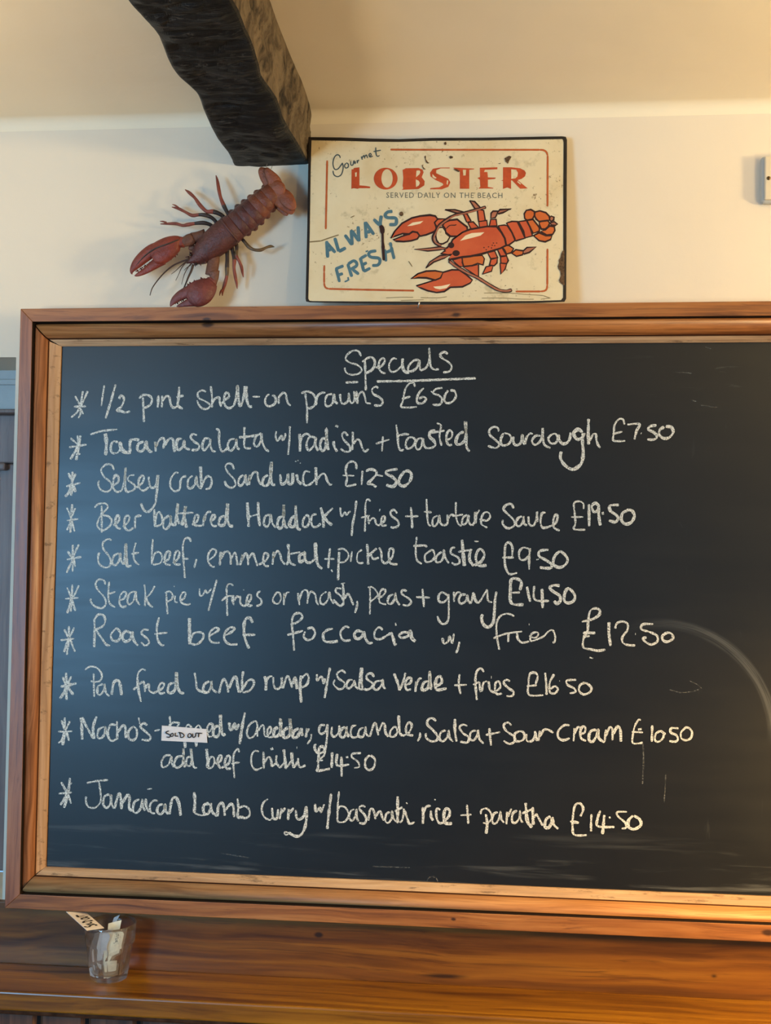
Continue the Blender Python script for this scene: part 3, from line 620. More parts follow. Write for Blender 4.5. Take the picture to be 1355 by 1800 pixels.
(940, 1165, 4, """272,552 278,460 278,500 300,455 320,455; 320,500 350,490 355,455 335,450 320,480 325,530 360,550; w6 430,470 390,485 380,540 405,555 430,520 445,470 450,530 490,560; 490,560 500,470 500,510 525,455 545,470 545,545; w6 550,500 580,450 600,470 605,555; w4 745,405 730,400 705,440 690,500 690,565 760,562; w4 680,485 760,490; w4 725,470 750,465; 825,440 822,555; 880,480 850,500 845,545 870,555 900,530 905,495 880,478; w4 905,500 920,498;
1010,462 960,460 955,490 995,510 1005,540 985,555 945,550; 1050,460 1060,455 1085,460 1105,490 1095,530 1060,545 1030,530 1028,490 1060,455""")]),
('add beef chilli', [(90, 1165, 4, """w4 840,650 800,655 775,700 785,735 825,715 845,660 850,710 860,735; 925,655 885,665 865,710 885,738 925,705 930,605 930,690 940,735; 985,660 955,670 950,715 975,725 990,680 982,605 990,690 1005,735 1025,738; w6 1092,605 1098,680 1100,740; w4 1102,725 1115,670 1140,665 1148,700 1130,735 1100,742; 1155,710 1190,690 1198,655 1180,655 1170,700 1190,745;
1195,740 1245,710 1258,665 1240,655 1220,700 1235,745 1265,740; w4 1322,630 1310,605 1285,640 1280,700 1288,810; w4 1265,710 1325,700"""),
(420, 1165, 4, """w4 140,625 110,620 88,655 90,720 120,752 165,735; w5 172,625 175,745; w5 178,700 205,665 225,680 230,730; 230,730 262,705; 265,650 262,700 290,740; w5 222,610 240,602; 290,740 325,690; w6 315,610 325,690 330,745; 330,745 370,690; w6 370,630 375,690 385,740; 385,740 415,690; 415,670 420,720 435,735 468,720; 405,597 409,597;
w5 560,680 595,655 605,620 590,590 565,600 560,660 555,740 550,760 640,745; w4 545,692 590,685; w6 655,630 652,740; 690,640 690,720 775,715; w6 720,660 722,800; w4 752,665 768,662; 858,635 800,640 795,665 835,695 845,730 810,740; 920,650 890,680 890,735 920,755 950,730 955,680 925,650""")]),
('Jamaican lamb curry with basmati rice and paratha', [(90, 1360, 4, """70,60 110,130; 132,30 120,130; w4 52,140 145,132; w5 112,135 90,180 65,220; w6 110,140 105,190 90,240; 115,135 140,210; w3 145,65 135,75;
w4 250,65 330,50 400,45; w4 335,55 348,140 345,200 310,238 265,235 245,200 245,160; 410,145 375,160 365,215 390,240 415,210 420,150 425,210 440,245; w6 445,245 465,170 480,140 490,180 495,250; w6 500,210 535,150 550,165 548,240 570,260; 620,180 585,200 575,260 600,275 630,240 640,180 645,230 660,260; w6 665,175 668,230 690,270; w3 675,110 708,105;
750,190 720,190 695,220 700,270 730,280; w6 785,215 755,225 745,265 770,285 795,255 800,215 805,260 825,285; w6 830,285 850,180 880,172 900,220 910,295; w6 1005,130 1010,200 1005,275; 1005,275 1050,292 1090,285; w6 1110,210 1075,220 1070,265 1095,285 1120,250 1120,210 1130,265 1165,300; w6 1168,300 1175,230 1200,205 1215,240 1220,295; w6 1225,255 1260,215 1280,230 1285,305; 1310,175 1315,240 1312,305 1350,300"""),
(420, 1360, 4, """0,240 40,228 70,250 75,290 45,312 0,300; w4 205,178 175,200 160,245 175,300 215,325 235,310; 232,240 240,310 265,315 275,250; 285,320 300,245 300,275 325,240; 345,325 350,250 355,275 385,240; w6 400,255 405,310 430,320 460,290 472,235 475,300 465,370 440,425 400,440 350,415; w3 350,415 320,410 322,425 335,430 350,420; 535,210 540,265 570,240 575,270 600,215; w6 648,140 635,250 620,388;
w4 703,125 695,220 692,320; w4 690,310 700,340 745,335 770,290 750,240 710,230 695,260; 810,250 785,265 775,310 795,330 820,295 825,250 830,310 840,335; 890,235 865,225 845,245 880,285 895,320 880,350 845,345; 910,330 920,260 935,245 950,270 960,320; 965,300 980,270 995,265 1005,300 1018,330; 1060,270 1035,285 1028,330 1050,345 1075,310 1075,265 1085,310 1105,340;
w6 1115,160 1115,240 1115,330 1120,345; 1095,265 1150,235; 1160,245 1150,320 1130,345; 1165,260 1185,320 1200,352 1235,340; w3 1175,203 1185,212"""),
(720, 1360, 4, """w6 90,235 95,290 92,352; 95,280 115,235 148,225; w6 150,260 150,300 165,330; w3 173,180 183,185; 215,255 190,245 188,300 205,345 235,345; w6 235,340 275,300 280,260 255,245 240,290 250,345 298,350; w4 357,292 435,288; w4 402,218 408,290 412,352; w4 500,285 505,255 540,245 570,275 575,315 550,345 515,345; w5 535,285 545,350 537,422; 620,270 590,285 582,340 605,350 630,310 638,265 645,320 665,345;
680,355 685,270 690,300 715,245; 755,260 725,280 720,335 745,345 770,310 775,260 780,320 795,345; w7 815,205 820,280 830,340 860,378; 790,280 870,245; w6 865,235 865,300 870,360; 875,310 890,285 905,310 935,365; w6 990,300 960,320 950,370 975,380 1000,340 1000,310 1015,360 1045,388; w5 1200,300 1220,250 1200,210 1165,220 1150,280 1145,380 1160,430 1245,432; w5 1128,335 1190,345"""),
(920, 1360, 4, """478,285 475,340 475,405; 540,260 520,320 525,370 640,375; w6 568,290 562,360 555,425; w4 600,310 612,306; 728,268 660,270 665,300 715,345 720,380 690,385; w6 770,295 738,330 740,375 780,390 825,360 815,320 775,295""")]),
]

def strokes_mesh(name, groups, parent, mat, place, default=5.0, wob=0.35, seed=0.0, smooth=True, wscale=1.0):
    """groups: [(ox, oy, zoom, text)] ; place(px, py, layer) -> world point"""
    mb = MB(); layer = 0
    for (ox, oy, s, txt) in groups:
        for w, pts in parse(txt, ox, oy, s):
            v, f = ribbon(pts, (w or default) * wscale, wob, seed + layer * 1.7, smooth)
            mb.add([place(x, y, layer) for x, y in v], f)
            layer += 1
    return mb.build(name, mat, parent)

for k, (line, groups) in enumerate(CHALK_LINES):
    o = strokes_mesh('chalk_lettering', groups, BOARDROOT, CHALK, lambda x, y, l: onY(x, y, YB - 0.0004 - 0.000012 * l), 4.7, 0.5, k * 9.1, True, 0.80)
    o['label'] = 'white chalk handwriting: ' + line
# rubbed drips, a chalk ring at the foot and other faint chalk marks
MARKS = [(0, 0, 1, """w2.5 1130,1306 1131,1340 1129,1378; w2 1170,1360 1169,1385 1167,1410; w1.5 1212,1197 1225,1203 1234,1211; w2 1176,1212 1195,1217 1215,1216 1228,1212;
w2 750,1552 752,1545 758,1541 766,1543 770,1551; w2 390,1500 440,1508; w2 655,1523 720,1525; w2 1215,703 1225,706; w2 1230,712 1260,716; w1.5 1188,654 1215,656; w2 1240,610 1250,613; w1.5 1194,918 1200,928"""),]
strokes_mesh('chalk_smudge', MARKS, BOARDROOT, FAINT, lambda x, y, l: onY(x, y, YB - 0.0003), 2.0, 0.5, 3.0)

# ------------------------------------------------------------------ sold-out slip on the board
INK = flat('pen_ink', (0.03, 0.03, 0.035), 0.7, 0.2)
def paper(name, col):
    m, nt, b = new_mat(name); g = G(nt)
    n = g.noise(g.pos(), 90, 4, 0.6)
    nt.links.new(g.ramp(n, [(0.3, tuple(0.9 * c for c in col)), (0.7, col)]), b.inputs['Base Color'])
    b.inputs['Roughness'].default_value = 0.75; b.inputs['Specular IOR Level'].default_value = 0.25
    return m
CARD = paper('white_card', (0.80, 0.74, 0.70)); CREAM = paper('cream_card', (0.86, 0.80, 0.60)); GREYC = paper('grey_card', (0.62, 0.60, 0.58))
SOLD = """210,245 160,260 140,285 210,320 235,350 220,380 150,375; 275,300 245,320 245,355 280,365 300,330 290,300 265,295; 345,285 340,355; 340,355 405,358; 425,280 450,320 455,385; 410,275 490,295 535,340 510,380 455,388;
640,300 615,340 625,380 665,385 695,350 680,310 640,300; 720,300 720,370 750,385 780,350 785,290; 785,290 930,298; 850,300 845,380"""
def slab(quadpts, n, t):
    n = Vector(n).normalized() * t
    v = [Vector(p) for p in quadpts] + [Vector(p) - n for p in quadpts]
    return v, [(0, 1, 2, 3), (4, 7, 6, 5), (0, 4, 5, 1), (1, 5, 6, 2), (2, 6, 7, 3), (3, 7, 4, 0)]
def slip():
    px = [(280 + x / 12.32, 1265 + y / 12.32) for x, y in ((55, 128), (1018, 205), (1040, 502), (42, 455))]
    yy = [YB - 0.0022, YB - 0.0016, YB - 0.0030, YB - 0.0034]
    q = [onY(x, y, d) for (x, y), d in zip(px, yy)]
    root = empty('sold_out_slip', q[3], 'small white card slip hand-lettered SOLD OUT stuck over the nachos line', 'card slip')
    v, f = slab(q, (0, -1, 0), 0.0006)
    mesh('card', v, f, CARD, root)
    strokes_mesh('pen_lettering', [(280, 1265, 12.32, SOLD)], root, INK, lambda x, y, l: onY(x, y, YB - 0.0042 - 0.00001 * l), 1.9, 0.2)
slip()

# ------------------------------------------------------------------ tin sign
def tin_sign():
    zb = onY(540, 533, -0.040).z
    p0 = Vector((0, -0.044, zb)); zt = onY(560, 240, -0.014).z
    tilt = math.atan2(0.030, zt - zb)
    PL = Plane(p0, (0, -math.cos(tilt), math.sin(tilt) * -1 if False else math.sin(tilt)))
    PL.n = Vector((0, -math.cos(tilt), math.sin(tilt)))
    S = lambda x, y, off=0.0: PL.at(x, y, off)
    root = empty('tin_sign', S(765, 533), 'rusty cream tin sign with a printed red lobster leaning on the chalkboard frame', 'sign')
    BLK = speckled('black_enamel_edge', (0.008, 0.006, 0.005), (0.022, 0.016, 0.012), 40, 0.35, 0.5)
    # black folded rim, slightly wavy
    out = [(542.5, 241), (600, 241.5), (650, 243.5), (700, 244.5), (760, 242.5), (850, 242), (930, 240.5), (988, 239.5), (994.5, 240.5), (996.5, 246), (996, 330), (995.5, 430), (995, 525), (992, 530.5), (940, 532.5), (760, 534), (620, 533), (545, 531.5), (538, 530), (537, 525), (540, 400), (541.5, 300)]
    inn = [(547.5, 246.5), (600, 247.5), (650, 249), (700, 249.5), (760, 247.5), (850, 247), (930, 245.5), (988, 244.5), (989.5, 246), (990.5, 250), (990, 330), (990, 430), (989.5, 523), (986, 527.5), (940, 529), (760, 530.3), (620, 529.8), (549, 529.2), (544, 528.5), (541.8, 525), (544.5, 400), (546, 300)]
    n = len(out)
    v = [S(x, y, 0.0) for x, y in out] + [S(x, y, 0.0035) for x, y in out] + [S(x, y, 0.0035) for x, y in inn] + [S(x, y, 0.0016) for x, y in inn]
    f = []
    for i in range(n):
        j = (i + 1) % n
        f += [(i, j, n + j, n + i), (n + i, n + j, 2 * n + j, 2 * n + i), (2 * n + i, 2 * n + j, 3 * n + j, 3 * n + i)]
    f.append(tuple(range(n)))
    rim = fix(mesh('sign_rim', v, f, BLK, root)); rim['label'] = 'black folded edge of the sign'
    # cream face, with yellowing, flecks of rust
    m, nt, b = new_mat('cream_sign_enamel'); g = G(nt)
    big = g.noise(g.pos(), 9, 4, 0.6)
    col = g.ramp(big, [(0.30, (0.66, 0.50, 0.26)), (0.5, (0.74, 0.61, 0.37)), (0.72, (0.78, 0.67, 0.43))])
    fl = g.noise(g.pos(), 130, 4, 0.72)
    area_ = g.noise(g.map((1, 1, 1), (3, 3, 3)), 16, 3, 0.6)
    fm = g.math('MULTIPLY', g.ss(fl, 0.60, 0.66), g.ss(area_, 0.44, 0.62))
    col = g.mix(g.math('MULTIPLY', fm, 0.85), col, (0.17, 0.09, 0.03))
    sm = g.noise(g.map((1, 1, 1), (9, 1, 4)), 26, 5, 0.65)
    col = g.mix(g.math('MULTIPLY', g.ss(sm, 0.56, 0.72), 0.42), col, (0.30, 0.22, 0.10))
    nt.links.new(col, b.inputs['Base Color'])
    b.inputs['Roughness'].default_value = 0.42; b.inputs['Specular IOR Level'].default_value = 0.4
    nt.links.new(g.bump(g.noise(g.pos(), 11, 2, 0.5), 0.25, 0.006), b.inputs['Normal'])
    FACE = m
    face = [(x, y) for x, y in inn]
    mesh('sign_panel', [S(x, y, 0.0030) for x, y in face], [tuple(range(len(face)))[::-1]], FACE, root)
    Z0 = 0.0033
    RED = speckled('sign_red_print', (0.44, 0.060, 0.014), (0.56, 0.085, 0.022), 60, 0.45)
    ORR = speckled('sign_border_red', (0.42, 0.085, 0.018), (0.52, 0.12, 0.028), 60, 0.45)
    BLUE = speckled('sign_blue_print', (0.065, 0.15, 0.185), (0.09, 0.19, 0.23), 60, 0.45)
    GREY = flat('sign_grey_print', (0.14, 0.14, 0.105), 0.5)
    SCRIPT = flat('sign_script_print', (0.055, 0.075, 0.075), 0.5)
    BODY = speckled('lobster_print_orange', (0.52, 0.080, 0.026), (0.60, 0.110, 0.036), 26, 0.45)
    BODY2 = speckled('lobster_print_tail', (0.54, 0.112, 0.020), (0.62, 0.145, 0.028), 26, 0.45)
    DUSK = speckled('lobster_print_dusky', (0.36, 0.12, 0.062), (0.43, 0.155, 0.08), 40, 0.45)
    LINE = flat('lobster_print_outline', (0.030, 0.008, 0.006), 0.5)
    HI = flat('lobster_print_highlight', (0.86, 0.68, 0.42), 0.45)
    RUST = speckled('bare_rust', (0.05, 0.028, 0.014), (0.17, 0.095, 0.045), 260, 0.85, 0.2)
    def lay(name, groups, mat, w, off, smooth=True, wob=0.0):
        return strokes_mesh(name, groups, root, mat, lambda x, y, l: S(x, y, Z0 + off + 0.000012 * l), w, wob, 1.0, smooth)
    A, B3, C3 = (540, 240, 5.42), (760, 240, 5.646), (530, 230, 2.823)
    lay('border_line', [(*C3, """127,147 120,488; 113,667 112,700; 112,700 112,755; 112,755 114,768 121,779 135,784; 135,784 300,788 558,793; 441,93 700,94 1180,94; 1180,94 1200,96 1214,105 1221,122; 1221,122 1220,375;
1220,585 1219,765; 1219,765 1216,784 1205,794 1186,797; 1186,797 1062,797""")], ORR, 3.3, 0.0, True, 0.12)['label'] = 'thin red-orange border line broken into corners'
    lay('script_lettering', [(*A, """315,205 305,180 280,175 255,205 245,260 260,310 290,310 320,275 335,250; 335,250 342,300 325,360 290,382 255,365 245,325; 370,255 355,275 365,300 390,290 390,262 370,250; 415,235 415,270 435,270 445,230 455,260 460,235; 475,225 478,255; 478,240 492,222;
515,190 525,220; 522,205 540,180 548,210; 548,195 562,175 575,205; 590,190 610,175 600,160 588,175 598,195 625,185; 652,103 656,165 668,188 690,180; 630,143 702,130""")], SCRIPT, 2.0, 0.0)['label'] = 'dark script word Gourmet'
    def polys(name, items, mat, off):
        mb = MB()
        for k, ((ox, oy, s), txt) in enumerate(items):
            for _, p in parse(txt, ox, oy, s):
                mb.add([S(x, y, Z0 + off + 0.000005 * k) for x, y in p], tri(p))
        return mb.build(name, mat, root)
    def ell(cx, cy, rx, ry, n=28): return ' '.join('%.1f,%.1f' % (cx + rx * math.cos(t * 2 * math.pi / n), cy + ry * math.sin(t * 2 * math.pi / n)) for t in range(n))
    L_ = "422,312 440,312 442,300 497,293 497,465 560,470 600,478 598,492 496,492 480,498 440,492 420,498"
    E_ = "470,310 645,305 643,325 520,330 512,352 545,352 550,405 630,408 622,420 550,428 550,500 605,510 603,516 455,516 475,500 470,428 445,412 472,402"
    T_ = "205,308 415,318 413,326 365,330 365,518 272,518 272,345 232,335"
    R_ = "700,305 780,305 870,315 915,338 928,362 918,395 885,420 845,432 945,515 870,518 790,435 780,435 780,520 742,505 700,520 700,440 680,437 700,432"
    Bo = "908,318 940,302 1060,300 1098,315 1108,340 1090,388 1118,425 1115,465 1060,500 900,508 915,495 908,470 915,395"
    S_ = "735,186 690,186 668,195 668,210 700,225 728,238 738,256 728,278 695,290 637,290 640,284 684,280 704,268 700,260 665,244 640,226 637,208 652,188 690,182 735,182"
    lt = polys('block_lettering', [(A, L_), (B3, E_), (B3, T_), (B3, R_), (A, Bo), (C3, S_)], RED, 0.0)
    # the O is a ring of uneven weight
    mb = MB(); ring = []
    for i in range(40):
        t = i * math.pi / 20
        ring.append(((747 + 113 * math.cos(t), 401 + 104 * math.sin(t)), (760 + 54 * math.cos(t), 399 + 88 * math.sin(t))))
    vs = [S(540 + p[0] / 5.42, 240 + p[1] / 5.42, Z0) for pr in ring for p in pr]
    mb.add(vs, [(2 * i, 2 * i + 1, (2 * i + 3) % 80, (2 * i + 2) % 80) for i in range(40)])
    mb.build('block_lettering', RED, root)
    lt['label'] = 'worn red block letters of LOBSTER'
    polys('lettering_counter', [(A, "1040,325 1068,322 1078,335 1068,360 1036,388; 1034,408 1062,422 1072,442 1064,465 1036,482; 455,345 472,340 470,380 458,385; 1195,372 1230,390 1226,400 1200,392"), (B3, "302,330 334,330 330,385 306,388; 782,325 832,330 848,360 842,398 822,415 782,420; 845,440 880,470 872,476 842,452; 0,372 34,408 26,418 0,400; 145,430 158,440 150,480 140,470; 960,470 968,470 966,510 960,510")], FACE, 0.00010)
    # small sans line, traced as plain strokes
    def small_text(txt, x0, x1, y0, y1, slope):
        cu = bpy.data.curves.new('t', 'FONT'); cu.body = txt; cu.resolution_u = 2; cu.size = 1.0; cu.space_character = 1.18
        ob = bpy.data.objects.new('t', cu); C.objects.link(ob)
        dg = bpy.context.evaluated_depsgraph_get()
        me = bpy.data.meshes.new_from_object(ob.evaluated_get(dg))
        vs = [tuple(p.co) for p in me.vertices]; fs = [tuple(p.vertices) for p in me.polygons]
        bpy.data.objects.remove(ob); bpy.data.curves.remove(cu); bpy.data.meshes.remove(me)
        mx = max(p[0] for p in vs); my = max(p[1] for p in vs); mn = min(p[0] for p in vs)
        out = [S(x0 + (p[0] - mn) / (mx - mn) * (x1 - x0), y1 - p[1] / my * (y1 - y0) + slope * (p[0] / mx), Z0) for p in vs]
        o = mesh('small_lettering', out, fs, GREY, root); o['label'] = 'small grey capitals SERVED DAILY ON THE BEACH'
    small_text('SERVED DAILY ON THE BEACH', 679, 883, 338.2, 347.6, 0.5)
    lay('slanted_lettering', [(540, 370, 5.42, """185,290 195,450; 178,298 268,402; 198,382 238,362; 262,260 300,390; 300,392 368,355; 358,232 428,328; 420,185 428,330; 425,192 492,292; 484,150 494,295; 552,108 562,265; 552,110 636,230; 570,210 612,190; 632,82 692,142; 706,48 696,120 706,170;
812,8 765,15 742,45 765,68 838,72 850,100 838,132 782,134""")], BLUE, 5.8, 0.0, True, 0.12)['label'] = 'blue slanted hand capitals ALWAYS'
    lay('slanted_lettering', [(540, 370, 5.42, """275,550 308,682; 268,558 346,526; 288,618 340,600; w3 355,680 396,662; w3 394,668 388,635; 385,508 425,632; 388,512 440,480 470,500 465,530 410,562; 430,560 492,608; 505,450 540,582; 503,460 566,424; 518,522 568,496; 538,582 602,548; w2.6 556,392 580,384;
658,384 602,394 585,420 610,445 680,455 692,490 670,520 618,524; 738,370 750,486; w5.4 790,303 800,345; 800,345 828,462; 745,402 812,374""")], BLUE, 5.4, 0.0, True, 0.12)['label'] = 'blue slanted hand capitals FRESH'
    polys('black_blot', [((540, 370, 5.42), "684,152 698,140 712,138 730,155 737,180 736,205 728,222 730,300 738,345 736,380 742,470 728,478 716,468 710,380 706,345 708,330 706,225 694,205 690,175")], LINE, 0.0008)['label'] = 'black drip stain across the lettering'
    # printed lobster, painted back to front
    D, E = (680, 350, 7.528), (820, 340, 7.528)
    layer = [0]
    fills = {}
    mbs = {}
    def art(fr, txt, mat, ow=2.4, closed=True):
        for _, p in parse(txt, *fr):
            layer[0] += 1
            off = 0.0001 + layer[0] * 0.000007
            q = catmull(p + [p[0]], 1.5)[:-1] if closed == 'soft' else p
            mb = mbs.setdefault(mat.name, (MB(), mat))[0]
            mb.add([S(x, y, Z0 + off) for x, y in q], tri(q))
            if ow:
                v, f = ribbon(q + [q[0], q[1]], ow * 1.3, 0.35, layer[0], False)
                mbs.setdefault(LINE.name, (MB(), LINE))[0].add([S(x, y, Z0 + off + 0.0000035) for x, y in v], f)
    def ink(fr, txt, w, mat=LINE):
        for ww, p in parse(txt, *fr):
            layer[0] += 1
            v, f = ribbon(p, ww or w, 0.25, layer[0], True)
            mbs.setdefault(mat.name, (MB(), mat))[0].add([S(x, y, Z0 + 0.0001 + layer[0] * 0.000007) for x, y in v], f)
    # legs above the body
    art(D, "770,140 900,140 1010,170 1000,200 940,190", DUSK); art(D, "1010,195 1060,195 1112,290 1055,305", BODY)
    art(D, "1070,310 1140,300 1222,385 1120,410", BODY); art(D, "1095,20 1160,32 1235,112 1165,128", DUSK)
    art(D, "1195,130 1280,150 1302,285 1213,295", BODY); art(D, "1215,298 1322,282 1332,372 1230,400", BODY)
    art(E, "300,432 320,345 390,342 402,428", BODY); art(E, "320,330 325,260 350,235 412,235 400,280 380,320", DUSK); art(E, "408,252 440,215 590,207 480,255 420,270", DUSK)
    # legs below
    art(E, "210,1070 258,970 352,952 330,1030", BODY); art(E, "322,872 408,850 402,920 365,957 303,947", BODY); art(E, "278,785 372,762 412,850 320,865", BODY)
    art(E, "443,925 532,925 510,1000 455,1070", BODY); art(E, "450,838 530,828 552,890 530,930 453,922", BODY); art(E, "405,735 460,705 528,818 448,832", BODY)
    art(E, "738,772 800,715 920,708 830,780 760,802", DUSK); art(E, "598,792 650,745 752,760 740,812 660,832", BODY2); art(E, "470,695 560,688 622,730 592,785 530,802 500,750", BODY2)
    # tail fan and tail
    art(E, "1088,332 1120,300 1157,315 1152,352 1115,370", DUSK); art(E, "1108,390 1160,373 1202,407 1170,425 1120,420", DUSK)
    art(E, "885,558 960,520 1050,555 1130,560 1110,610 1040,640 960,625", BODY2, 2.6); art(E, "1040,482 1100,430 1160,440 1168,490 1140,540 1060,552 980,502", BODY2, 2.6)
    art(E, "960,380 1060,350 1100,390 1080,440 1040,472 990,472 968,430", BODY2, 2.6); art(E, "898,290 910,245 970,230 1050,255 1092,300 1102,352 1060,360 960,372 920,340", BODY2, 2.6)
    art(E, "770,332 763,270 790,225 850,213 897,240 900,290 870,340 800,357", BODY2, 2.6)
    art(E, "800,360 880,345 962,450 962,500 880,528", BODY2); art(E, "688,373 792,358 842,450 872,562 775,587 752,500", BODY); art(E, "528,393 600,370 672,373 722,470 772,592 650,628 638,600 588,490", BODY)
    art(E, "420,428 500,418 540,428 602,520 642,622 560,682 518,684 503,610 458,510", BODY)
    # lower claw and its arm
    art(D, "868,808 990,772 1010,890 958,895", BODY); art(D, "1008,900 1130,880 1212,868 1212,1030 1100,960", BODY); art(D, "1000,768 1260,742 1290,790 1272,872 1200,850 1130,880 1020,892 998,840", BODY2)
    art(D, "388,1148 560,1095 680,1055 740,970 860,935 960,938 1050,1000 1130,1072 1100,1112 1000,1160 840,1167 760,1222 660,1237 540,1212 450,1177", BODY, 2.4)
    art(D, "318,1055 410,988 520,953 640,948 742,968 710,1042 640,1072 520,1042 420,1040", BODY2, 2.4); art(D, "612,1158 720,1150 842,1122 790,1178 700,1195 640,1182", HI, 0)
    # upper claw and arm
    art(D, "758,312 830,280 930,268 982,310 1062,370 1062,412 1000,442 930,492 840,492 778,440 768,390 738,350", BODY, 2.6)
    ink(D, "785,390 830,350 900,345 920,335", 1.6)
    art(D, "630,300 680,262 772,262 722,320 680,372 640,342", BODY); art(D, "660,420 690,378 740,372 775,420 780,455 832,500 800,560 740,592 690,590 655,540 645,480", FACE, 2.2)
    art(D, "83,540 190,495 290,462 330,432 390,432 432,480 402,527 320,552 220,562 130,557", BODY)
    art(D, "53,517 100,430 200,320 330,250 440,224 570,211 640,225 672,265 630,310 650,360 657,410 610,437 520,472 440,490 402,440 340,430 292,465 210,455 110,490", BODY, 2.6)
    art(D, "212,445 300,450 252,487 215,492", LINE, 0); art(D, "268,357 340,310 482,289 440,325 330,352", HI, 0)
    # carapace
    art(D, "870,535 1000,440 1100,400 1320,362 1450,362 1515,440 1560,520 1578,612 1500,652 1400,682 1250,727 1100,757 1000,767 810,802 850,745 708,720 775,680 750,670 800,640 850,580", BODY, 2.8)
    art(D, "968,552 1040,480 1120,450 1290,438 1240,482 1130,512", HI, 0)
    ink(E, "505,590 515,640 520,690", 2.4); ink(E, "420,430 440,480 465,520", 2.4)
    for x, y in ((230, 715), (260, 745), (290, 705), (330, 720), (340, 685), (372, 690), (355, 655), (398, 655), (300, 770)):
        ink(E, "%d,%d %d,%d" % (x - 8, y, x + 8, y + 3), 1.8)
    art(D, ell(850, 610, 42, 40, 12), LINE, 0); art(D, ell(915, 715, 50, 40, 12), LINE, 0)
    # feelers
    art(D, "363,665 560,648 700,630 802,650 700,672 540,687", DUSK, 1.8); art(D, "515,912 570,828 700,748 862,730 760,782 620,832", DUSK, 1.8)
    ink(D, "720,620 640,580 610,520 640,440 690,350 790,270 900,210 1030,180 1180,140 1310,105", 5.2); ink(D, "720,615 650,578 622,520 650,445 698,355 795,278 903,218 1030,188 1180,147 1300,108", 2.4, DUSK)
    ink(D, "820,815 930,900 1080,985 1200,1040 1354,1135 1474,1200 1574,1218 1655,1202", 6.0); ink(D, "830,825 930,900 1080,985 1200,1040 1354,1135 1474,1200 1574,1216 1645,1204", 3.0, DUSK)
    first = True
    for nm, (mb, mat) in mbs.items():
        o = mb.build('printed_lobster', mat, root); o['label'] = 'printed lobster, ' + nm.replace('_', ' ').replace('lobster print ', '') + ' areas'
    polys('rust_patch', [(E, "1295,748 1270,760 1250,800 1240,850 1218,880 1222,920 1205,965 1215,1000 1240,1030 1245,1090 1222,1150 1245,1190 1285,1218 1297,1215"), ((540, 370, 5.42), ' '.join('%.0f,%.0f' % (895 + 20 * math.cos(t), 32 + 22 * math.sin(t)) for t in (0, .8, 1.6, 2.4, 3.1, 4, 4.8, 5.5))),
        (A, "1115,190 1130,180 1128,215 1150,245 1165,250 1150,258 1130,245; 1090,275 1105,265 1100,285 1130,315 1105,312; 1300,60 1315,50 1325,75 1310,82"), (B3, "120,60 135,50 140,75 125,82; 165,200 180,190 205,200 200,215 175,220; 715,215 760,190 785,200 760,240 750,270 725,250; 648,268 680,262 670,272; 205,325 240,322 275,345 255,352 235,340")], RUST, 0.0006)['label'] = 'brown rust where the enamel has flaked'
    lay('scratch', [(540, 370, 5.42, "w2.2 18,300 130,290; w2 130,290 200,265 300,232; w1 750,832 900,826 1010,828; w1 1080,830 1240,832 1330,822; w1 890,858 1110,850"), (*E, "w1 230,1318 560,1318 780,1335 1010,1350; w1 1010,1350 1105,1385; w1 1105,1385 980,1400; w1 200,1385 500,1385 700,1398 890,1400"), (540, 370, 5.42, "w1.4 965,482 1000,535; w1.6 412,68 450,50")], flat('scratched_line', (0.22, 0.15, 0.06), 0.7), 1.0, 0.0003)
tin_sign()

def nail():
    p = onY(735.5, 541, YF - 0.001)
    q = onY(735.5, 541, YF + 0.006)
    root = empty('bent_nail', p, 'small bent nail in the frame just below the tin sign', 'nail')
    mb = MB()
    n = 8
    path = [q, Vector((p.x, p.y - 0.006, p.z)), Vector((p.x + 0.0015, p.y - 0.008, p.z + 0.006)), Vector((p.x + 0.002, p.y - 0.007, p.z + 0.010))]
    for i, c in enumerate(path):
        for k in range(n):
            a = k * 2 * math.pi / n
            r = 0.0014
            if i < 2: mb.v.append(c + Vector((math.cos(a) * r, 0, math.sin(a) * r)))
            else: mb.v.append(c + Vector((math.cos(a) * r, math.sin(a) * r, 0)))
        if i:
            for k in range(n): mb.f.append((n * (i - 1) + k, n * (i - 1) + (k + 1) % n, n * i + (k + 1) % n, n * i + k))
    mb.f.append(tuple(n * 3 + k for k in range(n)))
    mb.k = [0] * len(mb.f)
    fix(mb.build('shank', flat('nail_steel', (0.55, 0.5, 0.45), 0.35, 0.5, 0.8), root, True))
nail()

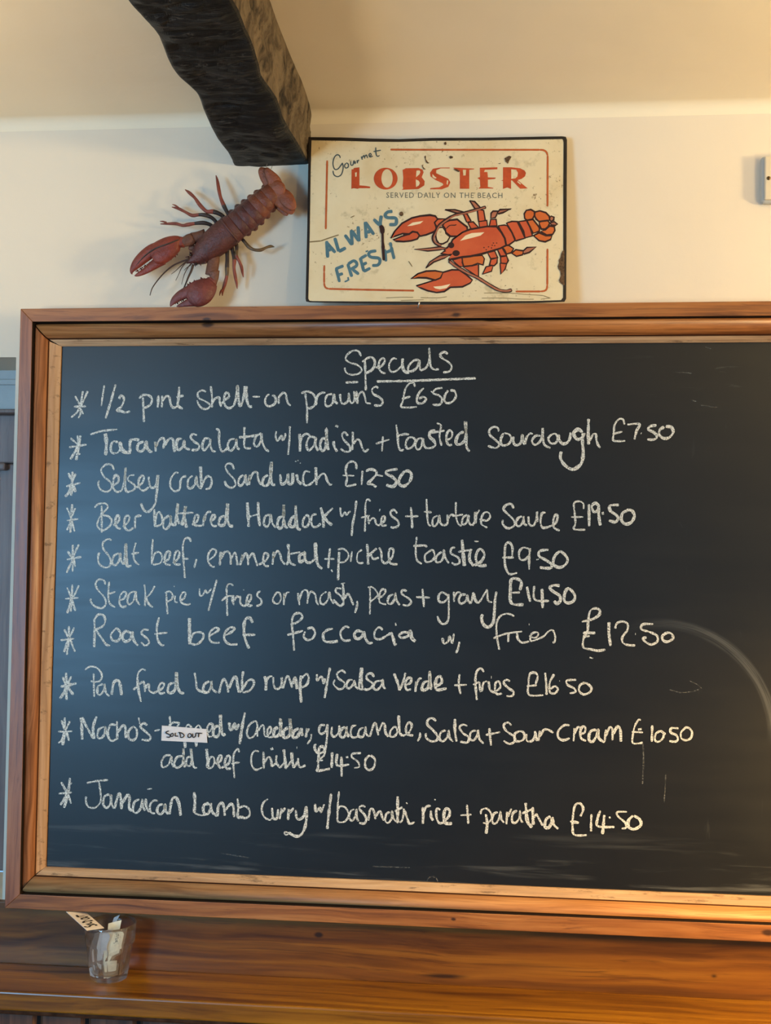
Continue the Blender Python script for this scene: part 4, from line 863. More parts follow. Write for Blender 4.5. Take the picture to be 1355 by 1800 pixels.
# ------------------------------------------------------------------ dried lobster
def lobster():
    OX, OY, SC_ = 210, 270, 4.234
    Y0 = -0.042
    def P(cx, cy, y=Y0): return onY(OX + cx / SC_, OY + cy / SC_, y)
    PXM = (P(1000, 500) - P(0, 500)).length / 1000      # metres per crop pixel
    root = empty('dried_lobster', P(450, 1138), 'dark red dried lobster hanging head-down by its tail from the beam', 'lobster')
    def shell(name, c0, c1, rough=0.42, sc=45, blotch=0.35):
        m, nt, b = new_mat(name); g = G(nt)
        n = g.noise(g.pos(), sc, 5, 0.62)
        col = g.ramp(n, [(0.3, c0), (0.7, c1)])
        n2 = g.noise(g.map((1, 1, 1), (5, 2, 7)), sc * 3.5, 4, 0.65)
        col = g.mix(g.math('MULTIPLY', g.ss(n2, 0.56, 0.72), blotch), col, tuple(0.45 * c for c in c0))
        nt.links.new(col, b.inputs['Base Color'])
        b.inputs['Roughness'].default_value = rough; b.inputs['Specular IOR Level'].default_value = 0.45
        nt.links.new(g.bump(n2, 0.6, 0.003), b.inputs['Normal'])
        return m
    DARK = shell('carapace_shell', (0.052, 0.015, 0.013), (0.120, 0.034, 0.027), 0.40, 60, 0.6)
    TAIL = shell('tail_shell', (0.105, 0.028, 0.014), (0.20, 0.055, 0.024), 0.38, 60, 0.6)
    FAN = shell('tail_fan_shell', (0.17, 0.042, 0.014), (0.29, 0.078, 0.026), 0.42, 60, 0.6)
    CLAW = shell('claw_shell', (0.15, 0.022, 0.012), (0.24, 0.040, 0.022), 0.46, 45, 0.5)
    CLAWD = shell('lower_claw_shell', (0.11, 0.024, 0.022), (0.19, 0.046, 0.038), 0.46, 45, 0.5)
    ARM = shell('arm_shell', (0.10, 0.036, 0.020), (0.18, 0.070, 0.040), 0.5, 60, 0.5)
    LEGR = shell('leg_tip_shell', (0.17, 0.032, 0.018), (0.27, 0.062, 0.034), 0.5, 60, 0.6)
    LEGD = shell('leg_root_shell', (0.020, 0.013, 0.012), (0.045, 0.026, 0.020))
    OLIVE = shell('olive_leg_shell', (0.075, 0.045, 0.020), (0.13, 0.075, 0.03))
    HORN = flat('dark_feeler', (0.045, 0.022, 0.016), 0.5)
    TOOTH = flat('claw_tooth', (0.70, 0.55, 0.46), 0.45)
    def loft(mb, path, n=14, k=0, sup=1.0, kf=None):
        """path: [(cx, cy, half width in crop px, depth ratio, y offset m)]"""
        cs = []
        for i, p in enumerate(path):
            a = path[max(0, i - 1)]; b = path[min(len(path) - 1, i + 1)]
            d = Vector((b[0] - a[0], b[1] - a[1])); d.normalize() if d.length else None
            nx, ny = -d.y, d.x
            c = P(p[0], p[1], Y0 + (p[4] if len(p) > 4 else 0))
            e = P(p[0] + nx, p[1] + ny, Y0 + (p[4] if len(p) > 4 else 0)) - c
            e = e / PXM
            hw = p[2] * PXM; hd = hw * p[3]
            ring = []
            for q in range(n):
                t = 2 * math.pi * q / n
                ct, st = math.cos(t), math.sin(t)
                ring.append(c + e * (hw * ct) * PXM / PXM + Vector((0, -hd * st, 0)))
            cs.append(ring)
        v = [x for r in cs for x in r]; f = []
        kk = []
        for i in range(len(cs) - 1):
            for q in range(n):
                f.append((i * n + q, i * n + (q + 1) % n, (i + 1) * n + (q + 1) % n, (i + 1) * n + q))
                kk.append(kf[i] if kf else k)
        f.append(tuple(range(n))[::-1]); f.append(tuple((len(cs) - 1) * n + q for q in range(n)))
        kk += [kf[0] if kf else k, kf[-1] if kf else k]
        b0 = len(mb.v)
        mb.v += v; mb.f += [tuple(i + b0 for i in q) for q in f]; mb.k += kk
    def smooth_path(path, m=4):
        out = []
        P_ = [path[0]] + path + [path[-1]]
        for i in range(1, len(P_) - 2):
            for j in range(m):
                t = j / m
                out.append(tuple(0.5 * (2 * P_[i][a] + (P_[i + 1][a] - P_[i - 1][a]) * t + (2 * P_[i - 1][a] - 5 * P_[i][a] + 4 * P_[i + 1][a] - P_[i + 2][a]) * t * t
                                        + (3 * P_[i][a] - P_[i - 1][a] - 3 * P_[i + 1][a] + P_[i + 2][a]) * t ** 3) for a in range(5)))
        out.append(tuple(path[-1]))
        return out
    def body(path, name, mat, n=16, m=4, mats=None, kf=None, parent=None, sub=True):
        mb = MB()
        path = [tuple(p) + (0.0,) * (5 - len(p)) for p in path]
        sp = smooth_path(path, m) if m > 1 else path
        kk = None
        if kf: kk = [kf[min(i // m, len(kf) - 1)] for i in range(len(sp) - 1)]
        loft(mb, sp, n, 0, kf=kk)
        return fix(mb.build(name, mat, parent or root, True, mats))
    # carapace with pointed rostrum
    car = body([(500, 815, 5, 1.0, -.004), (532, 798, 22, 0.9, -.004), (562, 782, 50, 0.8), (600, 757, 74, 0.78), (645, 720, 93, 0.78), (690, 680, 102, 0.78), (740, 638, 108, 0.77), (785, 601, 109, 0.76), (830, 565, 107, 0.75), (868, 536, 101, 0.72)], 'carapace', DARK, 22, 4)
    # groove and rim where shell ends
    rim = body([(812, 579, 106, 0.765, -.0004), (820, 573, 110, 0.775, -.0006), (828, 567, 105, 0.765, -.0004)], 'carapace_rim', DARK, 22, 2, parent=car)
    # spines at the snout
    mb = MB()
    for (a, b, c, d) in ((520, 770, 488, 772), (530, 742, 520, 728), (560, 815, 566, 842), (600, 812, 606, 836), (635, 800, 645, 820), (545, 800, 530, 830)):
        loft(mb, [(a, b, 9, 1, -.004), ((a + c) / 2, (b + d) / 2, 6, 1, -.006), (c, d, 1.2, 1, -.007)], 8)
    fix(mb.build('snout_spines', DARK, car, True))
    # abdomen: six overlapping rings
    segs = [(880, 527, 102), (928, 488, 104), (975, 449, 102), (1022, 408, 97), (1066, 367, 91), (1108, 326, 84)]
    for i, (x, y, hw) in enumerate(segs):
        nx, ny = (segs[i + 1][0] - x, segs[i + 1][1] - y) if i < 5 else (50, -36)
        body([(x - nx * .30, y - ny * .30, hw * .95, .69), (x - nx * .16, y - ny * .16, hw * 1.0, .72, -.0005), (x + nx * .3, y + ny * .3, hw * 1.01, .725, -.0008), (x + nx * .72, y + ny * .72, hw * .99, .715, -.0005), (x + nx * .90, y + ny * .90, hw * 0.955, .69), (x + nx * 1.1, y + ny * 1.1, hw * .92, .66)], 'tail_segment', DARK if i < 3 else TAIL, 20, 3)
        for sgn in (-1, 1):
            # rounded side flap on each ring
            L = math.hypot(nx, ny); px_, py_ = -ny / L * sgn, nx / L * sgn
            body([(x + nx * .3 + px_ * hw * .80, y + ny * .3 + py_ * hw * .80, 32, .6, .002), (x + nx * .3 + px_ * hw * 1.0, y + ny * .3 + py_ * hw * 1.0, 29, .55, .003), (x + nx * .25 + px_ * hw * 1.17, y + ny * .25 + py_ * hw * 1.17, 11, .5, .005)], 'side_flap', DARK if i < 3 else TAIL, 10, 2)
    # tail fan
    fan = [
        ([(1120, 295, 70, .45), (1150, 250, 62, .38), (1120, 205, 58, .30, -.004), (1085, 160, 48, .28, -.008), (1058, 120, 30, .3, -.010), (1050, 102, 8, .3, -.010)], 'tail_lobe'),
        ([(1125, 280, 60, .4, -.004), (1160, 245, 56, .3, -.008), (1150, 200, 48, .25, -.012), (1115, 150, 34, .22, -.015), (1090, 108, 14, .25, -.016)], 'tail_lobe'),
        ([(1130, 300, 72, .45, -.002), (1165, 272, 78, .36, -.008), (1195, 250, 66, .3, -.012), (1218, 235, 34, .3, -.014), (1226, 230, 8, .3, -.014)], 'telson'),
        ([(1140, 315, 60, .4), (1185, 330, 62, .34, -.006), (1225, 355, 64, .3, -.008), (1255, 390, 58, .28, -.006), (1275, 430, 36, .28, -.004), (1282, 452, 8, .3, -.003)], 'tail_lobe'),
        ([(1135, 315, 50, .4, .006), (1190, 365, 50, .3, .006), (1222, 405, 46, .26, .007), (1240, 445, 26, .26, .008), (1248, 462, 6, .3, .008)], 'tail_lobe'),
        ([(1150, 300, 50, .4, -.004), (1210, 305, 52, .3, -.010), (1250, 345, 54, .26, -.012), (1285, 395, 36, .26, -.012), (1296, 425, 8, .3, -.010)], 'tail_lobe'),
    ]
    for path, nm in fan: body(path, nm, FAN, 14, 3)
    # claws
    def claw(name, palm, fa, fb, arms, mat, teeth, joint):
        c = body(palm, name, mat, 18, 4)
        body(fa, 'claw_finger', mat, 14, 4, parent=c)
        body(fb, 'claw_finger', mat, 14, 4, parent=c)
        mb = MB()
        for (x0, y0, x1, y1, n, r, dx, dy) in teeth:
            for i in range(n):
                t = (i + .5) / n
                x, y = x0 + (x1 - x0) * t, y0 + (y1 - y0) * t
                s = r * (1 + 0.35 * math.sin(i * 2.4))
                loft(mb, [(x, y, s * .9, 1, -.002), (x + dx * s * .8, y + dy * s * .8, s * .6, 1, -.002), (x + dx * s * 1.6, y + dy * s * 1.6, s * .1, 1, -.002)], 6)
        fix(mb.build('claw_teeth', mat, c, True))
        for p in arms: body(p, 'claw_arm', ARM, 14, 3)
        body(joint, 'wrist_joint', mat, 12, 2, parent=c)
    claw('claw',
         [(455, 662, 40, .7, -.004), (430, 665, 58, .6, -.006), (380, 690, 78, .5, -.008), (320, 728, 88, .46, -.008), (275, 757, 82, .44, -.008), (245, 775, 60, .42, -.008)],
         [(300, 700, 48, .6, -.008), (240, 725, 50, .52, -.008), (180, 770, 47, .5, -.008), (130, 818, 38, .5, -.008), (98, 860, 22, .5, -.007), (90, 886, 10, .55, -.006), (96, 898, 3, .6, -.006)],
         [(320, 785, 46, .55, -.007), (270, 818, 38, .5, -.006), (215, 858, 28, .5, -.006), (165, 888, 20, .5, -.006), (130, 904, 12, .5, -.006), (112, 910, 3, .6, -.006)],
         [[(640, 605, 46, .6, .004), (590, 618, 40, .7, .002), (545, 632, 46, .6, 0)], [(550, 628, 40, .7, -.002), (515, 645, 46, .6, -.004), (470, 662, 34, .7, -.005)], [(560, 690, 30, .6, .004), (530, 705, 22, .6, .002), (515, 712, 8, .7, 0)]],
         CLAW, [(430, 735, 300, 815, 8, 13, .5, .85), (270, 782, 120, 876, 13, 8, -.55, .8), (240, 812, 135, 886, 9, 6, -.5, -.8)],
         [(470, 625, 30, .7, -.004), (462, 660, 36, .6, -.006), (458, 695, 28, .7, -.005)])
    claw('claw',
         [(695, 955, 42, .7, -.006), (665, 985, 72, .6, -.010), (620, 1022, 96, .52, -.014), (575, 1050, 96, .48, -.016), (535, 1070, 78, .46, -.016), (510, 1082, 48, .46, -.016)],
         [(560, 1010, 52, .55, -.016), (500, 1035, 44, .5, -.017), (450, 1058, 36, .5, -.017), (408, 1092, 26, .5, -.017), (386, 1122, 13, .5, -.017), (379, 1138, 3, .6, -.017)],
         [(570, 1098, 40, .5, -.015), (520, 1108, 32, .5, -.016), (475, 1122, 20, .5, -.016), (440, 1133, 10, .5, -.016), (425, 1138, 3, .6, -.016)],
         [[(700, 745, 46, .6, .002), (700, 800, 44, .65, 0), (690, 860, 46, .6, -.003), (682, 905, 46, .6, -.005)], [(700, 880, 46, .6, -.005), (705, 920, 34, .6, -.006), (690, 955, 36, .6, -.006)]],
         CLAWD, [(505, 985, 640, 932, 8, 12, -.4, -.9), (520, 1062, 410, 1120, 8, 7, .3, .9), (510, 1088, 440, 1124, 6, 6, -.2, -.9)],
         [(650, 940, 24, .7, -.006), (680, 952, 32, .7, -.008), (722, 955, 22, .7, -.006)])
    # seam on the big claw and pale scuffs on the shell
    body([(440, 640, 5, .8, -.034), (360, 672, 6, .8, -.044), (270, 705, 6, .8, -.043), (190, 760, 5, .8, -.031), (125, 830, 2, .8, -.022)], 'claw_seam', LEGD, 7, 4)
    # walking legs: dark roots, red joints and tips
    legs = [([(820, 470), (795, 425), (775, 385), (752, 325), (738, 260), (728, 200), (718, 162)], 17, (1, 1, 0, 0, 0, 0)),
            ([(785, 485), (755, 455), (700, 432), (648, 430), (600, 385), (560, 330), (520, 292), (488, 268)], 18, (1, 1, 0, 0, 0, 0, 0)),
            ([(725, 518), (690, 480), (640, 458), (590, 455), (540, 460), (490, 435), (440, 410), (390, 398)], 16, (1, 1, 1, 0, 0, 0, 0)),
            ([(700, 548), (665, 525), (620, 515), (560, 520), (510, 528), (470, 535), (420, 522), (360, 522), (304, 524)], 16, (1, 1, 1, 0, 0, 0, 0, 0)),
            ([(905, 628), (930, 655), (960, 692), (1000, 715), (1050, 718), (1090, 700), (1125, 690), (1152, 694)], 15, (1, 2, 2, 2, 2, 2, 2)),
            ([(870, 670), (872, 720), (868, 760), (890, 800), (908, 845), (915, 885), (922, 920)], 15, (1, 2, 0, 0, 0, 0)),
            ([(835, 690), (845, 740), (855, 790), (852, 850), (860, 905), (870, 960), (876, 1005)], 16, (1, 1, 0, 0, 0, 0)),
            ([(800, 715), (802, 780), (800, 850), (798, 910), (785, 965), (770, 1015), (765, 1058)], 17, (1, 1, 2, 0, 0, 0))]
    for i, (pts, w, kf) in enumerate(legs):
        n = len(pts)
        path = []
        for j, (x, y) in enumerate(pts):
            t = j / (n - 1)
            ww = w * (1.0 - 0.42 * t) * (1.12 if j % 2 == 0 and 0 < j < n - 1 else 0.92)
            if j == n - 1: ww = 3
            path.append((x, y, ww, .9, .010 - .020 * math.sin(min(1, t * 1.15) * math.pi) * (0.6 if i < 4 else 0.4) + (.006 * t)))
        body(path, 'leg', None, 9, 4, mats=[LEGR, LEGD, OLIVE], kf=list(kf))
        if i in (2, 3, 7):   # small pincer at the foot
            x, y = pts[-1]; a, b_ = pts[-2]
            dx, dy = x - a, y - b_; L = math.hypot(dx, dy); dx /= L; dy /= L
            body([(x - dx * 45 - dy * 8, y - dy * 45 + dx * 8, 8, .9, .012), (x - dx * 20 - dy * 18, y - dy * 20 + dx * 18, 6, .9, .012), (x + dx * 2 - dy * 20, y + dy * 2 + dx * 20, 2, .9, .012)], 'pincer_tip', LEGR, 7, 3)
    # feelers
    for pts, w in (([(520, 785), (460, 805), (400, 832), (340, 880), (290, 935), (250, 990), (235, 1025), (227, 1056)], 7), ([(548, 825), (535, 870), (512, 920), (490, 975), (462, 1040)], 10),
                   ([(520, 790), (490, 808), (450, 842), (415, 875), (385, 897)], 4.5), ([(525, 795), (490, 815), (460, 855), (440, 900), (418, 945)], 4.5), ([(535, 815), (508, 850), (482, 900), (462, 974)], 4.5), ([(530, 830), (500, 850), (480, 870)], 4)):
        n = len(pts)
        body([(x, y, w * (1 - .6 * j / (n - 1)), 1, -.006 - .006 * j / (n - 1)) for j, (x, y) in enumerate(pts)], 'feeler', HORN, 7, 4)
    for (x, y) in ((528, 752), (572, 822)):
        body([(x - 8, y + 4, 6, 1, -.010), (x, y, 12, 1, -.012), (x + 9, y - 5, 5, 1, -.010)], 'eye', flat('black_eye', (.008, .006, .006), .2, .6), 9, 2)
    # wire loop from the tail to the beam
    zb = BEAM_Z
    body([(1085, 125, 3.0, 1, -.012), (1092, 100, 2.6, 1, -.012), (1100, 75, 2.6, 1, -.010)], 'hanging_wire', flat('wire', (.35, .30, .24), .4, .5, .6), 7, 3)
    body([(1112, 130, 2.4, 1, -.014), (1130, 110, 2.2, 1, -.014), (1135, 92, 2.2, 1, -.010)], 'hanging_wire', flat('wire_end', (.22, .22, .12), .5), 7, 3)
BEAM_Z = onY(476, 290.5, 0).z
lobster()

# ------------------------------------------------------------------ oak beam
def beam():
    zb = BEAM_Z
    Lpx = [(412, 291.6), (401, 271), (392, 260), (383, 248), (372, 228), (363, 208), (357, 194), (353, 181), (348.5, 171), (343, 163), (333, 154), (320, 143), (311, 134), (303, 123), (295, 107), (288, 88), (280, 68), (270, 54), (258, 40), (245, 27.6), (232, 14), (222, 0), (206, -18), (186, -40), (150, -84)]
    Rpx = [(543, 290.5), (538.7, 283), (530, 266), (521, 251), (508, 230), (496, 208), (492, 193), (486, 176), (474, 158), (466, 148), (458, 135), (455, 118), (450, 102), (446, 88), (440, 72), (432, 56), (426, 40), (418, 20), (405.7, 0), (394, -20), (378, -50), (352, -100)]
    Tpx = [(546, 196), (544, 186), (538, 167), (531, 148), (520, 124), (508.6, 98), (497, 68), (486, 38), (478, 16), (471, 0), (462, -22), (447, -58)]
    Lw = [onZ(x, y, zb) for x, y in Lpx]; Rw = [onZ(x, y, zb) for x, y in Rpx]; Tw = [onZ(x, y, ZC - 0.004) for x, y in Tpx]
    def at(lst, y):
        l = sorted(lst, key=lambda p: -p.y)
        if y >= l[0].y:
            return l[0].x
        for a, b in zip(l, l[1:]):
            if b.y <= y <= a.y:
                t = (a.y - y) / (a.y - b.y + 1e-9); return a.x + (b.x - a.x) * t
        a, b = l[-4], l[-1]
        return b.x + (b.x - a.x) / (b.y - a.y) * (y - b.y) * 0.3
    N, NB, NS = 260, 44, 26
    rows = []
    for i in range(N + 1):
        y = 0.012 - 1.75 * i / N if i else 0.012
        xl, xr, xt = at(Lw, min(y, 0)), at(Rw, min(y, 0)), at(Tw, min(y, 0))
        if i < 3: xt = max(xt, xr)
        row = []
        # underside, left to right, with adze scallops running across
        for j in range(NB + 1):
            t = j / NB
            x = xl + (xr - xl) * t
            h = -0.006 * abs(noise.noise((x * 16 + y * 9, y * 46, 2.2))) ** 0.7 + noise.noise((x * 11 + y * 6, y * 38, 1.3)) * 0.0075 + noise.noise((x * 30, y * 95, 5.1)) * 0.0026 + noise.noise((x * 7, y * 13, 8.0)) * 0.009
            ed = min(t, 1 - t)
            z = zb + h * min(1, ed * 6) + (0.004 * (1 - ed * 24) ** 2 if ed < 1 / 24 else 0)
            if y > -0.02: z = zb + (z - zb) * 0.5
            row.append(Vector((x, y, z)))
        for j in range(1, NS + 1):
            t = j / NS
            x = xr + (xt - xr) * t
            h = noise.noise((y * 9, t * 5, 3.3)) * 0.006 + noise.noise((y * 40, t * 26, 7.7)) * 0.0022
            row.append(Vector((x + h * min(1, 4 * min(t + .05, 1 - t)), y, zb + 0.004 + (ZC + 0.006 - zb - 0.004) * t)))
        # hidden left face
        row.append(Vector((xl + 0.004, y, ZC + 0.006)))
        rows.append(row)
    n = len(rows[0])
    v = [p for r in rows for p in r]; f = []; k = []
    for i in range(N):
        for j in range(n):
            j2 = (j + 1) % n
            f.append((i * n + j, i * n + j2, (i + 1) * n + j2, (i + 1) * n + j))
            k.append(0 if j < NB or j >= NB + NS else 1)
    f.append(tuple(range(n))); k.append(0); f.append(tuple(N * n + j for j in range(n))[::-1]); k.append(0)
    # tarred black underside
    m, nt, b = new_mat('tarred_black_oak'); g = G(nt)
    n1 = g.math('ADD', g.math('MULTIPLY', g.noise(g.map((13, 85, 24), (0, 0, 0), (0, 0, 0.18)), 1.0, 6, 0.68, 1.4), 0.6), g.math('MULTIPLY', g.noise(g.map((22, 30, 22)), 1.0, 5, 0.65, 0.8), 0.4))
    n2 = g.noise(g.pos(), 260, 4, 0.7)
    col = g.ramp(n1, [(0.3, (0.0025, 0.0025, 0.0025)), (0.56, (0.006, 0.0055, 0.005)), (0.70, (0.05, 0.045, 0.038))])
    col = g.mix(g.math('MULTIPLY', g.ss(n2, 0.68, 0.76), 0.30), col, (0.25, 0.22, 0.19))
    b.inputs['Specular IOR Level'].default_value = 0.28
    rg = g.math('ABSOLUTE', g.math('SUBTRACT', g.noise(g.map((11, 60, 20), (4, 2, 0), (0, 0, 0.2)), 1.0, 5, 0.6, 1.6), 0.5))
    rmask = g.math('MULTIPLY', g.math('SUBTRACT', 1.0, g.ss(rg, 0.004, 0.022)), g.ss(g.noise(g.pos(), 24, 3, 0.6), 0.42, 0.6))
    col = g.mix(g.math('MULTIPLY', rmask, 0.8), col, (0.075, 0.068, 0.058))  # thin highlights on the hewn ridges, painted as pale lines
    nt.links.new(col, b.inputs['Base Color'])
    nt.links.new(g.math('ADD', 0.38, g.math('MULTIPLY', n1, 0.25)), b.inputs['Roughness'])
    nt.links.new(g.bump(g.math('ADD', n1, g.math('MULTIPLY', n2, 0.12)), 0.75, 0.006), b.inputs['Normal'])
    # dusty brown side with dark sooty streaks
    m2, nt2, b2 = new_mat('sooty_brown_oak'); g2 = G(nt2)
    s1 = g2.noise(g2.map((60, 26, 14), (0, 0, 0), (0.5, 0, 0)), 1.0, 5, 0.62, 1.0)
    s2 = g2.noise(g2.pos(), 190, 4, 0.7)
    c2 = g2.ramp(s1, [(0.34, (0.014, 0.010, 0.006)), (0.46, (0.085, 0.06, 0.036)), (0.56, (0.14, 0.105, 0.066)), (0.76, (0.19, 0.142, 0.09))])
    c2 = g2.mix(g2.math('MULTIPLY', g2.ss(s2, 0.60, 0.72), 0.5), c2, (0.04, 0.028, 0.018))
    nt2.links.new(c2, b2.inputs['Base Color']); b2.inputs['Roughness'].default_value = 0.7; b2.inputs['Specular IOR Level'].default_value = 0.3
    nt2.links.new(g2.bump(s1, 0.6, 0.004), b2.inputs['Normal'])
    o = mesh('ceiling_beam', v, f, None, None, False, [m, m2], k, origin=(at(Lw, 0), 0, zb))
    o['label'] = 'hand-hewn black oak beam crossing the ceiling above the lobster'; o['category'] = 'beam'
    fix(o)
    return o
beam()

# ------------------------------------------------------------------ back panel, shelf, matchboarding
ZS = 0.5 * (onY(100, 1697.5, YBACK).z + onY(1250, 1753, YBACK).z)
def joinery():
    x0, x1 = -1.5, XR - 0.3
    ztop = onY(700, 1600, YBACK).z + 0.01
    v, f = box((x0, YBACK, ZS - 0.02), (x1, 0.0, Z_SILL)); bevel(struct(mesh('trim_1', v, f, BACKW)), 0.002)
    pf = [onZ(0, 1741, ZS), onZ(500, 1769, ZS)]
    yf = (pf[0].y + pf[1].y) / 2
    root = empty('dado_shelf', (0.2, yf, ZS), 'long varnished pine dado shelf running below the chalkboard', 'shelf')
    th = 0.034
    v, f = box((x0, yf, ZS - th), (x1, YBACK, ZS)); o = mesh('shelf_board', v, f, SHELFW, root); bevel(o, 0.004, 3)
    # quadrant bead under the nosing
    prof = [(yf + 0.012, ZS - th)]
    for i in range(7):
        a = i / 6 * math.pi / 2
        prof.append((yf + 0.012 + 0.018 * (1 - math.cos(a)), ZS - th - 0.016 * math.sin(a)))
    prof.append((yf + 0.045, ZS - th - 0.016)); prof.append((yf + 0.045, ZS - th))
    v = []; f = []
    for (y, z) in prof: v += [(x0, y, z), (x1, y, z)]
    n = len(prof)
    for i in range(n):
        j = (i + 1) % n
        f.append((2 * i, 2 * i + 1, 2 * j + 1, 2 * j))
    f.append(tuple(2 * i for i in range(n))); f.append(tuple(2 * i + 1 for i in reversed(range(n))))
    fix(mesh('under_bead', v, f, PANELW, root))
    # tongue-and-groove boards below
    ypan = yf + 0.032
    gx = [onY(x, 1790, ypan).x for x in (66, 151, 242, 334, 426)]
    w = (gx[-1] - gx[0]) / 4
    xs = [gx[0] - w * k for k in range(8, 0, -1)] + gx + [gx[-1] + w * k for k in range(1, 20)]
    mb = MB()
    for a, b_ in zip(xs, xs[1:]):
        g_ = 0.0035; c = 0.006
        z0, z1 = 0.0, ZS - th
        mb.add([(a + g_, ypan + c, z0), (a + g_ + c, ypan, z0), (b_ - g_ - c, ypan, z0), (b_ - g_, ypan + c, z0), (a + g_, ypan + c, z1), (a + g_ + c, ypan, z1), (b_ - g_ - c, ypan, z1), (b_ - g_, ypan + c, z1)],
               [(0, 1, 5, 4), (1, 2, 6, 5), (2, 3, 7, 6)])
        mb.add([(b_ - g_, ypan + c, z0), (b_ + g_, ypan + c, z0), (b_ + g_, ypan + c, z1), (b_ - g_, ypan + c, z1)], [(0, 1, 2, 3)], 1)
    struct(mb.build('trim_2', None, None, False, [PANELW, GROOVE]))
    return yf
YSHELF = joinery()

# ------------------------------------------------------------------ tumbler of slips
def glass_mat():
    m, nt, b = new_mat('clear_glass'); g = G(nt)
    b.inputs['Base Color'].default_value = (0.97, 0.98, 0.97, 1); b.inputs['Roughness'].default_value = 0.04
    b.inputs['Transmission Weight'].default_value = 1.0; b.inputs['IOR'].default_value = 1.32
    b.inputs['Roughness'].default_value = 0.01; b.inputs['IOR'].default_value = 1.42
    tr = g.n('ShaderNodeBsdfTransparent'); df = g.n('ShaderNodeBsdfTranslucent'); df.inputs[0].default_value = (0.8, 0.8, 0.78, 1)
    d2 = g.n('ShaderNodeBsdfDiffuse'); d2.inputs[0].default_value = (0.75, 0.75, 0.72, 1)
    def mx(f, a, c):
        k = g.n('ShaderNodeMixShader'); g.put(k, 0, f); nt.links.new(a, k.inputs[1]); nt.links.new(c, k.inputs[2]); return k.outputs[0]
    sm = g.math('MULTIPLY', g.ss(g.noise(g.pos(), 70, 4, 0.6), 0.3, 0.8), 0.07)     # pale haze mixed in to brighten the glass, standing for grey reflections
    x = mx(0.18, b.outputs[0], tr.outputs[0]); y = mx(0.5, df.outputs[0], d2.outputs[0])
    nt.links.new(mx(sm, x, y), nt.nodes['Material Output'].inputs[0])
    return m
GLC = None
